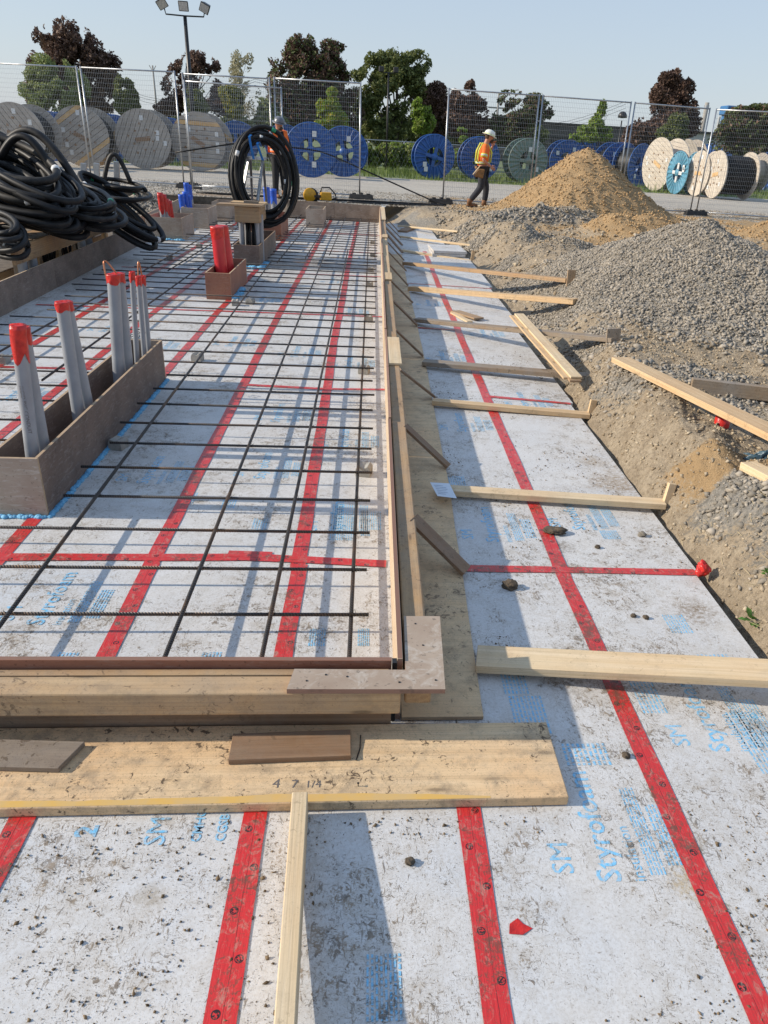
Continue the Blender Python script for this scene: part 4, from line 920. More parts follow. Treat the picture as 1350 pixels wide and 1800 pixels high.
a = GY(243, 492, 5.85); b = GY(251, 492, 5.9); arc('copper_wire', a, b, .13, .0055, COPPER, 'copper wire looped over the thin conduits', 'wire')
# tie wires
for k, (u, v, y) in enumerate(((238, 590, 5.7), (248, 585, 5.85))):
    c = GY(u, v, y); mb = MB(); mb.tube([c+Vector((.032*math.cos(t), .032*math.sin(t)-.01, .008*math.sin(3*t))) for t in np.linspace(0, 6.28, 14)], .0035, 4, closed=True)
    tag(mb.build('tie_wire', DARKM), ['left', 'right'][k]+' wire tie around the thin conduits', 'wire')
# pipe print
for (cx, y, z0) in ((-1.715, 3.672, .82),):
    cu = bpy.data.curves.new('t', 'FONT'); cu.body = 'RIGID PVC CONDUIT'; cu.size = .026; to = bpy.data.objects.new('t', cu); me = bpy.data.meshes.new_from_object(to); bpy.data.objects.remove(to)
    me.materials.clear(); me.materials.append(PENC); o = link('pipe_print', me, c1); o.location = (.038, -.0335, .66); o.rotation_euler = (math.radians(90), math.radians(90), 0)
# red conduits
con_px(-1.86, 10.0, 381, 400, .078, PVCR, REDT, 'front one of the two fat red conduits', 'red conduits in the reddish box', .10)
con_px(-1.80, 10.25, 390, 398, .074, PVCR, REDT, 'rear one of the two fat red conduits', 'red conduits in the reddish box', .10)
# small boxes behind
cbox('conduit_box', -4.10, -3.45, 14.9, 15.9, .39, FORMP, FORMP, 'low plywood box around the conduits with red tape tops', .0)
cbox('conduit_box', -3.93, -3.38, 17.0, 18.0, .40, FORMP, FORMP, 'low plywood box around the conduits with blue caps')
cbox('conduit_box', -3.60, -3.20, 18.6, 19.4, .42, FORMP, FORMP, 'low plywood box behind the blue capped conduits')
cbox('conduit_box', -2.06, -1.72, 15.6, 17.0, .42, FORMR, FORMR, 'reddish box half hidden behind the cable box')
cbox('conduit_box', -2.28, -2.05, 14.4, 15.2, .46, FORMG, FORMR, 'narrow brown box left of the hidden reddish box')
cbox('conduit_box', -1.45, -1.05, 18.3, 19.3, .40, FORMP, FORMP, 'small plywood box just right of the hanging coil')
for k, (u, dy) in enumerate(((281, 0), (287, .12), (292, .3), (297, .4))):
    con_px(None, 15.3+dy, u, 340+5*(k > 1)+3*k, .05, PVC, REDT, ['first', 'second', 'third', 'fourth'][k]+' grey conduit with red top, from the left', 'conduits with red tape tops', .26)
for k, (u, v, y) in enumerate(((318, 343, 17.3), (325, 338, 17.45), (327, 322, 18.6), (332, 326, 18.8), (331, 344, 17.5))):
    con_px(None, y, u, v, .055, PVC, BLUET, ['left', 'second', 'tall left', 'tall right', 'right'][k]+' grey conduit with bright blue cap', 'conduits with blue caps', .22)
for k, (u, y) in enumerate(((468, 16.0), (480, 16.4))):
    con_px(None, y, u, 330+3*k, .06, PVC, BLUET, ['left', 'right'][k]+' blue capped conduit seen through the hanging coil', 'conduits with blue caps', .2)
# long foam wedge bits under far boxes
foamseal([(-4.08, 14.86, 0), (-3.45, 14.86, 0)], 'foam bead in front of the red topped conduit box', .03)
# ------------------------------------------------------------------ cable box, collar, ladder, coil
for k, (x, w_) in enumerate(((-1.97, .075), (-1.90, .05), (-1.74, .05), (-1.69, .045))):
    conduit(x, 12.35+.1*(k % 2), .040, .74, PVC, None, (.01, 0), ['left outer', 'left inner', 'right inner', 'right outer'][k]+' grey conduit holding up the timber collar', 'conduits in the cable box')
mb = MB()
for k in range(9):
    x = -1.88+.018*k; mb.tube([(x, 12.30+.03*(k % 3), 0), (x+random.uniform(-.02, .02), 12.3+.03*(k % 3), .35), (x, 12.35, .78)], .016, 6)
tag(mb.build('cable_bundle', CABLE, None, True), 'bundle of black cables rising between the conduits in the cable box', 'cables')
col_ = empty('timber_collar', (-1.84, 12.4, .62), 0, 'rough timber collar and shelf clamped around the rising cables', 'timber collar')
bpy.context.view_layer.update()
board('front_board', (-2.03, 12.22, .745), (-1.66, 12.22, .745), .22, .035, TANW, parent=col_, up=(0, 1, 0))
board('side_board', (-1.68, 12.24, .745), (-1.68, 12.95, .745), .22, .035, TANW, parent=col_, up=(1, 0, 0))
board('side_board', (-2.01, 12.24, .745), (-2.01, 12.95, .745), .22, .035, TANW, parent=col_, up=(1, 0, 0))
board('shelf_board', (-2.28, 12.30, .872), (-1.60, 12.26, .880), .22, .03, TANW, parent=col_)
board('shelf_board', (-2.15, 12.75, .875), (-1.62, 12.75, .875), .30, .03, PINE, parent=col_)
board('block', (-1.92, 12.45, .905), (-1.70, 12.45, .905), .07, .05, OLDW, parent=col_)
lad = empty('step_ladder', (-1.80, 13.6, .9), 0, 'aluminium step ladder top holding up the big cable coil', 'ladder')
bpy.context.view_layer.update()
T = GY(452, 278, 13.5); mb = MB(); iv = lad.matrix_basis.inverted()
def lb(name, a, b, w_, t, m_): return board(name, a, b, w_, t, m_, parent=lad, bev=.002)
lb('top_cap', (T.x-.20, 13.45, T.z), (T.x+.15, 13.45, T.z), .16, .045, ALU)
lb('rail', (T.x-.13, 13.4, T.z-.03), (T.x-.24, 13.2, .88), .05, .025, ALU); lb('rail', (T.x+.10, 13.4, T.z-.03), (T.x+.02, 13.2, .88), .05, .025, ALU)
lb('rail', (T.x-.11, 13.52, T.z-.03), (T.x-.20, 14.1, .5), .04, .02, ALU); lb('rail', (T.x+.09, 13.52, T.z-.03), (T.x+.06, 14.1, .5), .04, .02, ALU)
lb('step', (T.x-.17, 13.33, T.z-.28), (T.x+.07, 13.33, T.z-.28), .07, .02, ALU)
def coil(name, C, U, W, nloops, r, mat, label, spread=.10, jit=.05, sag=None, tail=None, bands=6, group=None, seed=0, depth=None):
    rnd = random.Random(seed); C, U, W = Vector(C), Vector(U), Vector(W); Nn = U.cross(W).normalized()
    e = empty(name, C, 0, label, 'cable coil', group); pts_ = []; n = 30; tot = n*nloops; bpts = []
    ph = [rnd.random()*6 for _ in range(6)]
    for i in range(tot+1):
        t = 2*math.pi*i/n; lp = i/n; s = 1+spread*math.sin(lp*2.399+ph[0])+.04*math.sin(t*.37+ph[1])
        off = (depth or spread)*math.sin(lp*1.71+ph[2]); 
        p = U*math.cos(t)*s+W*math.sin(t)*(s+.05*math.sin(lp*1.3+ph[3]))+Nn*off+Vector((jit*math.sin(t*.51+ph[4]), jit*math.cos(t*.43+ph[5]), jit*.6*math.sin(t*.61)))
        if sag: p.z -= sag*max(0, math.cos(t))**2
        if C.z+p.z < .03: p.z = .03-C.z
        pts_.append(p)
    if tail: 
        for q in tail: pts_.append(Vector(q)-C)
    mb = MB(); mb.tube(pts_, r, 7); mb.build('cable', mat, e, True)
    for k in range(bands):
        i = rnd.randrange(3, tot-3); mb = MB(); d_ = (pts_[i+1]-pts_[i]); mb.tube([pts_[i], pts_[i]+d_*.6], r*1.12, 8); mb.build('label_band', WTAPE if k % 5 else GTAPE, e, True)
    return e
C0 = GY(464, 312, 13.35)
big = coil('cable_coil', (C0.x, 13.35, C0.z), (.03, .10, .63), (.42, .10, -.08), 13, .027, CABLE, 'big upright coil of black cable strapped on top of the step ladder', .17, .03, None, None, 8, None, 4, .20)
for k, (u0, v0, u1, v1) in enumerate(((438, 240, 446, 280), (452, 252, 462, 282))):
    a = GY(u0, v0, 13.08); b = GY(u1, v1, 13.2); mb = MB(); q = [a+Vector((0, .45, -.05)), a+Vector((0, .2, .03)), a, a.lerp(b, .5)+Vector((.0, -.02, 0)), b]
    vs = [p+Vector((dx, 0, 0)) for p in q for dx in (-.018, .018)]; mb.add(vs+[v+Vector((0, .006, .0)) for v in vs], [(2*i, 2*i+1, 2*i+3, 2*i+2) for i in range(4)]+[(10+2*i, 10+2*i+2, 10+2*i+3, 10+2*i+1) for i in range(4)]+[(2*i, 2*i+2, 12+2*i, 10+2*i) for i in range(4)]+[(2*i+1, 11+2*i, 13+2*i, 2*i+3) for i in range(4)])
    tag(mb.build('strap', STRAP), ['left', 'right'][k]+' blue strap tying the big coil to the ladder', 'strap', 'blue straps on the coil')
# ------------------------------------------------------------------ bench with cable heaps on the left
bench = empty('cable_bench', (-4.9, 11, 0), 0, 'rough timber bench behind the left form wall, heaped with cables', 'bench')
bpy.context.view_layer.update()
def bb(name, a, b, w_, t, m_, **k): return board(name, a, b, w_, t, m_, parent=bench, **k)
p0 = GXP(36, 436, -4.02); p1 = GXP(222, 389, -4.12); ZB = (p0.z+p1.z)/2; p0.z = ZB; p1.z = ZB
# front edge of the bench from measured line
dirv = (p1-p0); dirn = dirv.normalized(); side = Vector((-dirn.y, dirn.x, 0))
a = p0-dirn*.25; bb('edge_board', a, p1, .04, .20, TANW)
for k in range(6):
    o_ = side*(.12+.165*k); bb('deck_board', a+o_+Vector((0, 0, .08)), p1+o_+dirn*.1*(k % 2)+Vector((0, 0, .08)), .155, .035, TANW if k % 2 else OLDW)
for k in range(7):
    q = p0+dirv*(.04+.155*k)+side*.15; bb('post', (q.x, q.y, .0), (q.x, q.y, ZB-.03), .05, .09, (OLDW, TANW, PINE)[k % 3], up=(0, 1, 0))
for k in range(4):
    q = p0+dirv*(.1+.25*k)+side*1.0; bb('post', (q.x, q.y, .0), (q.x, q.y, ZB-.03), .06, .09, OLDW, up=(0, 1, 0))
bb('lower_rail', p0+side*.35+Vector((0, 0, -.30)), p1+side*.35+Vector((0, 0, -.30)), .04, .09, TANW)

kk = 0
for (t0, nn, mm) in ((.02, 3, PVC), (.50, 4, PVC), (.90, 2, PVC)):
    for j in range(nn):
        q = p0+dirv*(t0+.035*j)+side*(.05+.06*(j % 2))
        conduit(q.x, q.y, .055, ZB-.08, mm, None, (0, 0), ordinal(kk+1)+' grey conduit under the cable bench, from the left', 'conduits under the bench'); kk += 1
mb = MB()
for k in range(16):
    q = p0+dirv*(.22+.014*k)+side*(.10+.12*random.random()); mb.tube([(q.x, q.y, .02), (q.x+random.uniform(-.05, .05), q.y, .3), (q.x, q.y, ZB)], .022, 6)
tag(mb.build('cable_bundle', CABLE, None, True), 'curtain of black cables hanging below the bench', 'cables')
# heaps: loops lying back over the bench
def P3(u, v, y): return GY(u, v, y)
def coil_px(cu_, cv, y, u1, v1, y1, u2, v2, y2, *a, **k):
    C_ = P3(cu_, cv, y); return coil('cable_coil', C_, P3(u1, v1, y1)-C_, P3(u2, v2, y2)-C_, *a, **k)
yb = p0.y
GH = 'cable coils heaped on the bench'
coil_px(48, 332, yb+1.4, 128, 374, yb+1.0, 62, 310, yb+1.8, 12, 0.041, CABLE, 'largest heap of black cable loops at the left edge, slanting down to the bench', spread=.24, jit=0.065, seed=1, depth=0.176, group=GH)
coil_px(18, 306, yb+1.1, 108, 354, yb+.7, 32, 280, yb+1.6, 10, 0.041, CABLE, 'upper heap of black loops at the left edge, above the largest one', spread=.22, jit=0.078, seed=2, depth=0.189, group=GH)
coil_px(6, 346, yb+.8, 104, 374, yb+.6, 14, 328, yb+1.1, 10, 0.043, CABLE, 'front layer of long black loops on the largest heap', spread=.26, jit=0.052, seed=3, depth=0.135, group=GH)
coil_px(8, 300, yb+1.0, 82, 330, yb+.8, 16, 280, yb+1.4, 5, 0.047, CABLE2, 'dusty grey cable loops on top of the upper heap', spread=.2, jit=0.078, seed=12, depth=0.162, group=GH)
coil_px(138, 358, yb+1.7, 194, 374, yb+1.3, 146, 342, yb+2.2, 9, 0.036, CABLE, 'middle coil of black cable lying flat on the bench', spread=.24, jit=0.052, seed=5, depth=0.121, group=GH)
coil_px(105, 350, yb+1.5, 182, 372, yb+1.2, 116, 332, yb+2.0, 6, 0.034, CABLE2, 'grey and black loops behind the middle coil, green tape on them', spread=.2, jit=0.078, seed=6, depth=0.135, group=GH)
coil_px(2, 410, yb+.0, 36, 416, yb-.2, 4, 395, yb+.3, 9, 0.033, CABLE, 'small round coil hanging at the lower left edge', spread=.24, jit=0.039, seed=7, depth=0.121, group=GH)
coil_px(206, 372, yb+2.9, 270, 420, yb+2.7, 216, 362, yb+3.2, 9, 0.037, CABLE, 'long coil drooping from the bench down over the form wall', spread=.16, jit=0.052, seed=8, depth=0.095, group=GH)
coil_px(205, 334, yb+3.6, 252, 340, yb+3.5, 208, 326, yb+4.3, 4, 0.033, CABLE, 'loose flat loops behind the drooping coil', spread=.25, jit=0.052, seed=9, depth=0.068, group=GH)
q0, q1 = P3(182, 322, yb+4), P3(230, 322, yb+4); arc('cable', q0, q1, .42, 0.036, CABLE2, 'single arched cable standing above the bench end', 'cable', 18)
q0, q1 = P3(0, 262, yb+1.5), P3(150, 345, yb+1.2); arc('cable', q0, q1, .45, 0.048, CABLE2, 'thick grey cable arching over the top of the heap', 'cable', 18)
q0, q1 = P3(0, 278, yb+1.2), P3(128, 368, yb+1.0); arc('cable', q0, q1, .50, 0.047, CABLE, 'thick black cable arching over the heap towards the bench', 'cable', 18)
q0, q1 = P3(72, 283, yb+1.3), P3(85, 300, yb+1.25); mb = MB(); mb.tube([q0, q1], .036, 8); tag(mb.build('cable_end', CABLE2, None, True), 'cut cable end poking out of the heap', 'cable')
for k, (u, vt, vb) in enumerate(((147, 287, 330), (170, 287, 330), (205, 284, 330))):
    y = yb+4.6; a = P3(u+1, vb, y); b = P3(u, vt, y); board('post', a, b, .09, .05, ALU if k else GALV, ['left', 'middle', 'right'][k]+' pale post standing behind the cable heap', 'post', 'pale posts behind the cable heap', up=(0, 1, 0))
# grey gravel heap behind left wall
n = 2600; X = -7.0+2.6*RNG.random(n); Yy = 18.2+2.4*RNG.random(n); Z = .0+.42*np.exp(-((X+5.3)/.8)**2-((Yy-19.5)/1.2)**2)
rocks('crushed_stone', np.stack([X, Yy, Z], -1), .02+.045*RNG.random(n), STONE, 'small heap of grey stone behind the left form wall')
mb = MB(); n = 22; vs = [(-7+2.7*i/n, 15.0+5.8*j/n, -.01+.42*math.exp(-((-7+2.7*i/n+5.3)/.8)**2-((15.0+5.8*j/n-19.5)/1.2)**2)) for i in range(n+1) for j in range(n+1)]
mb.add(vs, [(i*(n+1)+j, (i+1)*(n+1)+j, (i+1)*(n+1)+j+1, i*(n+1)+j+1) for i in range(n) for j in range(n)]); tag(mb.build('soil_heap', PITM, None, True), 'soil bank behind the left form wall', 'soil', None, 'stuff')

# ================================================================== SITE FENCE
def fence_panel(a, b, h, label, lean=0, z0=.10, post0=True, post1=True):
    a, b = Vector((*a, YARD)), Vector((*b, YARD)); M, L = frame(a, b); mid = (a+b)/2
    e = empty('temporary_fence', mid, math.atan2(b.y-a.y, b.x-a.x), label, 'fence panel', 'temporary fence panels round the site'); e.rotation_euler.x = lean
    mb = MB()
    for s in (-1, 1):
        mb = MB(); mb.tube([(s*L/2, 0, 0), (s*L/2, 0, h)], .022, 8); mb.build('post', GALV, e, True)
    for z in (z0, h-.03):
        mb = MB(); mb.tube([(-L/2, 0, z), (L/2, 0, z)], .019, 8); mb.build('rail', GALV, e, True)
    mb = MB(); n = int(L/.052)
    for i in range(1, n):
        x = -L/2+L*i/n; mb.tube([(x, 0, z0), (x, 0, h-.03)], .0022, 3, cap=False)
    m_ = int((h-z0)/.115)
    for i in range(1, m_):
        z = z0+(h-.03-z0)*i/m_; mb.tube([(-L/2, .004, z), (L/2, .004, z)], .0024, 3, cap=False)
    o = mb.build('wire_mesh', GALV, e); o['kind'] = 'stuff'; return e
H = 2.90
fence_panel((-10.95, 24.95), (-8.05, 24.2), H, 'leftmost fence panel in front of the first two weathered reels')
fence_panel((-7.93, 24.17), (-5.28, 23.5), H, 'second fence panel from the left, in front of the middle weathered reels')
fence_panel((-5.10, 23.62), (-2.75, 23.3), H-.02, 'fence panel in front of the weathered reel with the fresh board edge')
fence_panel((-4.95, 23.10), (-2.45, 23.35), H-.22, 'slightly lower fence panel doubled up behind the coil', lean=.03)
fence_panel((-2.62, 23.3), (-.30, 23.0), H, 'fence panel in front of the two big blue reels, ending at the opening')
fence_panel((2.08, 22.95), (4.60, 23.1), H, 'fence panel behind the walking worker')
fence_panel((4.70, 23.1), (7.30, 23.4), H, 'fence panel behind the sand heap')
fence_panel((7.42, 23.42), (9.78, 23.8), H, 'fence panel in front of the pale wooden reels')
fence_panel((10.02, 23.9), (12.9, 22.9), H, 'rightmost fence panel angled towards the camera')
fence_panel((12.95, 22.88), (15.6, 22.0), H, 'fence panel just beyond the right edge')
def block(x, y, label, yaw=0):
    e = empty('rubber_weight', (x, y, YARD), yaw, label, 'fence foot', 'black rubber feet under the fence posts')
    mb = MB(); mb.add([(-.36, -.11, 0), (.36, -.11, 0), (.36, .11, 0), (-.36, .11, 0), (-.32, -.08, .13), (.32, -.08, .13), (.32, .08, .13), (-.32, .08, .13)], [(0, 3, 2, 1), (4, 5, 6, 7), (0, 1, 5, 4), (1, 2, 6, 5), (2, 3, 7, 6), (3, 0, 4, 7)])
    o = mb.build('base', RUBBER, e); bevel_mesh(o.data, .012, 2)
    for dx in (-.2, .2):
        mb = MB(); mb.box((dx, 0, .145), (.11, .15, .03)); o = mb.build('rib', RUBBER, e); bevel_mesh(o.data, .008)
    mb = MB(); mb.lathe([(.05, .12), (.05, .17), (.03, .17)], 12); mb.build('socket', RUBBER, e)
block(-.25, 22.95, 'black rubber foot at the left side of the fence opening'); block(2.02, 22.9, 'black rubber foot at the right side of the fence opening')
block(9.95, 23.75, 'black rubber foot between the sand heap and the pale reels', .1); block(-5.15, 23.5, 'black rubber foot behind the blue capped conduits')
block(-7.95, 24.1, 'black rubber foot behind the cable heap')

# cables and saw on the ground
def ground_cable(pts_, r, mat, label):
    mb = MB(); P = [Vector(p) for p in pts_]; out = []
    for i in range(len(P)-1):
        for k in range(6): out.append(P[i].lerp(P[i+1], k/6))
    out.append(P[-1]); sm = out[:1]+[(out[i-1]+out[i]*2+out[i+1])/4 for i in range(1, len(out)-1)]+out[-1:]
    mb.tube(sm, r, 6); return tag(mb.build('cable', mat, None, True), label, 'cable')
z = YARD+.03
ground_cable([(-5.3, 22.9, z+.9), (-3.5, 23.0, z+1.25), (-1.4, 23.4, z+1.15), (.6, 23.1, z+.45), (1.9, 22.7, z), (2.3, 22.5, z)], .022, CABLE, 'long black cable sagging along the fence and down across the opening')
ground_cable([(-4.6, 21.8, z), (-2.5, 21.6, z), (-.5, 21.5, z+.02), (1.2, 21.9, z), (2.1, 22.0, z)], .03, CABLE, 'thick black cable lying behind the far form wall')
ground_cable([(-.6, 21.2, z), (.6, 21.35, z), (1.5, 21.6, z), (2.0, 21.9, z)], .02, DARKM, 'thin dark bar lying at the opening near the far form wall')
c = G(562, 352, YARD+.05); saw = empty('cutoff_saw', (c.x, c.y, YARD+.12), .25, 'yellow cut-off saw with dark disc guard lying behind the far form wall', 'saw')
mb = MB(); mb.lathe([(.0, -.02), (.16, -.02), (.17, 0), (.16, .02), (.0, .02)], 20, Matrix.Rotation(math.pi/2, 4, 'X')@Matrix.Translation((-.26, .05, 0))); mb.build('blade_guard', YELL, saw, True)
mb = MB(); mb.lathe([(.0, -.006), (.19, -.006), (.19, .006), (.0, .006)], 24, Matrix.Rotation(math.pi/2, 4, 'X')@Matrix.Translation((-.22, .03, 0))); mb.build('disc', DARKM, saw, True)
mb = MB(); mb.box((.16, 0, .03), (.28, .2, .2)); o = mb.build('engine_housing', YELL, saw); bevel_mesh(o.data, .03, 3)
mb = MB(); mb.tube([(.02, 0, .12), (.06, 0, .24), (.26, 0, .24), (.40, 0, .10), (.44, 0, .0), (.3, 0, -.05)], .018, 7); mb.build('handle', DARKM, saw, True)
mb = MB(); mb.box((-.05, 0, .02), (.2, .05, .07)); o = mb.build('arm', DARKM, saw); bevel_mesh(o.data, .01)

# ================================================================== REELS
def reel(kind, x, y, R_, wd, yaw, label, group, drum=None):
    """axis along local y; front flange faces -y"""
    e = empty('cable_reel', (x, y, YARD+.02), yaw, label, 'cable reel', group); rnd = random.Random(sum(ord(ch)*(i+1) for i, ch in enumerate(label)))
    def place(o, yy, roll=0): o.matrix_local = Matrix.Translation((0, yy, R_))@Matrix.Rotation(roll, 4, 'Y')
    if kind in ('wood', 'pale', 'mixed'):
        mw = REELW if kind != 'pale' else REELL
        for s in (-1, 1):
            roll = rnd.uniform(0, 3); mb = MB(); nb = 13; T_ = .05
            for k in range(nb):
                z0 = -R_+2*R_*k/nb+.007; z1 = -R_+2*R_*(k+1)/nb-.007; prof = []
                zs = [lerp(z0, z1, i/3) for i in range(4)]; rt = [(math.sqrt(max(R_*R_-zz*zz, 0)), zz) for zz in zs]
                poly = rt+[(-a, b) for a, b in rt[::-1]]; nn = len(poly); yo = rnd.uniform(-.004, .004)
                mi = 1 if (kind == 'mixed' and k in (1, nb-3)) else 0
                mb.add([(a, -T_/2+yo, b) for a, b in poly]+[(a, T_/2+yo, b) for a, b in poly], [tuple(range(nn)), tuple(range(2*nn-1, nn-1, -1))]+[(i, i+nn, (i+1) % nn+nn, (i+1) % nn) for i in range(nn)], mi)
            o = mb.build('flange', [mw, REELN], e); place(o, s*wd/2, roll)
            if s < 0:
                mb = MB(); mb.box((0, -.034, 0), (.55*R_/1.05, .02, .16)); o = mb.build('centre_plate', BROWNW if kind != 'pale' else REELN, e); place(o, -wd/2, rnd.uniform(-.6, .6))
                mb = MB()
                for k in range(10):
                    a = 2*math.pi*k/10; q = .52*R_ if k % 2 else .36*R_; mb.box((q*math.cos(a), -.032, q*math.sin(a)), (.07, .018, .07))
                o = mb.build('bolt_plates', BROWNW, e); place(o, -wd/2, rnd.uniform(0, 1)); o['kind'] = 'stuff'
                for k in range(4):
                    a = rnd.uniform(0, 6.28); q = rnd.uniform(.5, .85)*R_; mb = MB(); mb.box((q*math.cos(a), -.032, q*math.sin(a)), (.13, .006, .17)); o = mb.build('paper_label', WTAPE, e); place(o, -wd/2)
        dr = drum or .62; mb = MB(); mb.lathe([(R_*dr, -wd/2+.03), (R_*dr, wd/2-.03)], 28, Matrix.Rotation(-math.pi/2, 4, 'X'))
        o = mb.build('wound_cable', CABLE if drum else REELW, e, True); place(o, 0)
        if drum:
            mb = MB(); n = int((wd-.1)/.07)
            for k in range(n):
                yy = -wd/2+.06+.07*k; mb.tube([(R_*dr*math.cos(t), yy, R_*dr*math.sin(t)) for t in np.linspace(0, 2*math.pi, 25)[:-1]], .037, 5, closed=True)
            o = mb.build('cable_turns', CABLE, e, True); place(o, 0); o['kind'] = 'stuff'
    else:
        mp = {'blue': BLUEP, 'teal': TEALP, 'sky': SKYP}[kind]
        for s in (-1, 1):
            mb = MB(); n = 96; r0 = .46*R_; vs = []
            for i in range(n):
                a = 2*math.pi*i/n; ph = i % 4; yo = (-.028, -.028, .028, .028)[ph]*1.0
                for r in (r0, R_*.985): vs.append((r*math.cos(a), yo*(1 if r > r0 else .8), r*math.sin(a)))
            mb.add(vs, [(2*i, 2*i+1, (2*i+3) % (2*n), (2*i+2) % (2*n)) for i in range(n)]); o = mb.build('flange', mp, e); place(o, s*wd/2)
            mb = MB(); mb.tube([(R_*math.cos(t), 0, R_*math.sin(t)) for t in np.linspace(0, 2*math.pi, 49)[:-1]], .030, 6, closed=True)
            mb.tube([(r0*math.cos(t), 0, r0*math.sin(t)) for t in np.linspace(0, 2*math.pi, 33)[:-1]], .022, 6, closed=True); o = mb.build('rim', mp, e, True); place(o, s*wd/2)
            roll = rnd.uniform(-.3, .3)
            for k in range(2):
                mb = MB(); mb.box((0, 0, 0), (2*r0, .05, .16*R_)); o = mb.build('spoke', WTAPE if (kind == 'sky' and s < 0) else mp, e); place(o, s*(wd/2), roll+k*math.pi/2)
            mb = MB(); mb.lathe([(.0, -.05), (.17*R_, -.05), (.17*R_, .05), (0, .05)], 16, Matrix.Rotation(-math.pi/2, 4, 'X')); o = mb.build('hub', mp, e, True); place(o, s*(wd/2))
        mb = MB(); mb.lathe([(r0, -wd/2), (r0, wd/2)], 28, Matrix.Rotation(-math.pi/2, 4, 'X')); o = mb.build('barrel', mp, e, True); place(o, 0)
        if drum:
            mb = MB(); mb.lathe([(R_*drum, -wd/2+.05), (R_*drum, wd/2-.05)], 28, Matrix.Rotation(-math.pi/2, 4, 'X')); o = mb.build('wound_cable', CABLE, e, True); place(o, 0)
        for k in range(2):
            a = rnd.uniform(0, 6.28); q = rnd.uniform(.5, .8)*R_; mb = MB(); mb.box((q*math.cos(a), -.045, q*math.sin(a)), (.18, .006, .22)); o = mb.build('paper_label', WTAPE, e); place(o, -wd/2)
    return e
GW = 'weathered wooden reels on the left'; GB = 'blue steel reels'; GP = 'pale wooden reels on the right'
def rp(kind, ul, ur, vt, vb, wd, yaw, label, group, drum=None):
    """ul/ur: the sides of the front flange, vb: where it stands"""
    uc = (ul+ur)/2; c = G(uc+.03*(vb-vt), vb, YARD); R_ = (GY(uc, vt, c.y).z-YARD-.02)/2
    d_ = wd/2; return reel(kind, c.x-math.sin(yaw)*-0+math.cos(math.pi/2+yaw)*d_, c.y+math.sin(math.pi/2+yaw)*d_, R_, wd, yaw, label, group, drum)
rp('wood', -20, 88, 180, 293, 1.5, -.02, 'leftmost weathered wooden reel, behind the cable heap', GW, .75)
rp('mixed', 97, 196, 186, 294, 1.5, 0, 'weathered wooden reel with two fresh tan boards', GW, .75)
rp('wood', 206, 302, 191, 298, 1.4, 0, 'weathered wooden reel third from the left, boards slanting', GW, .75)
rp('mixed', 302, 397, 196, 302, 1.4, -.04, 'fourth weathered wooden reel, fresh tan board edge at its left', GW, .75)
for k, (ul, ur, vb, lab) in enumerate(((60, 130, 283, 'dark blue reel between the first and second weathered reels'), (160, 230, 284, 'dark blue reel half hidden between the second and third weathered reels'),
                                       (262, 330, 287, 'dark blue reel peeking out between the third and fourth weathered reels'), (380, 452, 290, 'blue reel just right of the fourth weathered reel'), (462, 535, 292, 'blue reel half hidden behind the grey hatted worker'))):
    rp('blue', ul, ur, vb-86+k*3, vb, 1.2, .05, lab, GB, .8)
rp('blue', 498, 590, 215, 312, 1.2, .06, 'left one of the two big overlapping blue reels', GB)
rp('blue', 561, 641, 222, 311, 1.2, -.05, 'right one of the two big overlapping blue reels', GB)
rp('blue', 725, 794, 236, 315, 1.0, .1, 'blue reel standing alone right of the fence opening', GB)
rp('blue', 800, 878, 240, 317, 1.1, .05, 'blue reel behind the walking worker', GB, .8)
rp('teal', 886, 958, 243, 322, 1.1, .12, 'faded green reel with white cross hub right of the worker', GB)
rp('blue', 960, 1022, 246, 319, 1.1, .1, 'blue reel left of the sand heap top', GB, .8)
rp('blue', 1005, 1060, 248, 310, 1.1, .3, 'blue reel directly behind the sand heap top', GB, .8)
rp('blue', 1046, 1112, 250, 326, 1.1, .2, 'blue reel right of the sand heap top, fence post across it', GB, .8)
rp('blue', 1096, 1140, 252, 330, 1.1, .6, 'blue reel tucked behind the largest pale reel', GB, .8)
rp('pale', 1117, 1173, 240, 336, 1.0, -1.27, 'largest pale wooden reel with a rust plate', GP)
rp('sky', 1164, 1199, 265, 341, .9, -1.40, 'small light blue reel with white hub leaning by the pale reels', 'light blue reels')
rp('wood', 1172, 1215, 243, 318, 1.0, -1.2, 'grey wooden reel half hidden behind the light blue reel', GP)
rp('pale', 1199, 1235, 263, 345, .7, -1.43, 'narrow pale reel between the light blue reel and the cable reel', GP, .6)
rp('pale', 1232, 1262, 263, 349, 1.55, -1.50, 'pale reel wound with thick black cable', GP, .78)
rp('wood', 1288, 1318, 266, 338, .8, -1.45, 'grey wooden reel beyond the black cable reel', GP)
for k, (ul, ur, vb) in enumerate(((1214, 1262, 316), (1262, 1305, 318), (1306, 1345, 333), (1326, 1368, 336), (1345, 1390, 340))):
    rp('blue', ul, ur, (252, 256, 264, 264, 266)[k], vb, 1.1, -.4, ['blue reel far behind the narrow pale reel', 'blue reel far behind the black cable reel', 'left one of the blue reels at the right edge', 'middle one of the blue reels at the right edge', 'blue reel cut off by the right edge'][k], GB, .8)

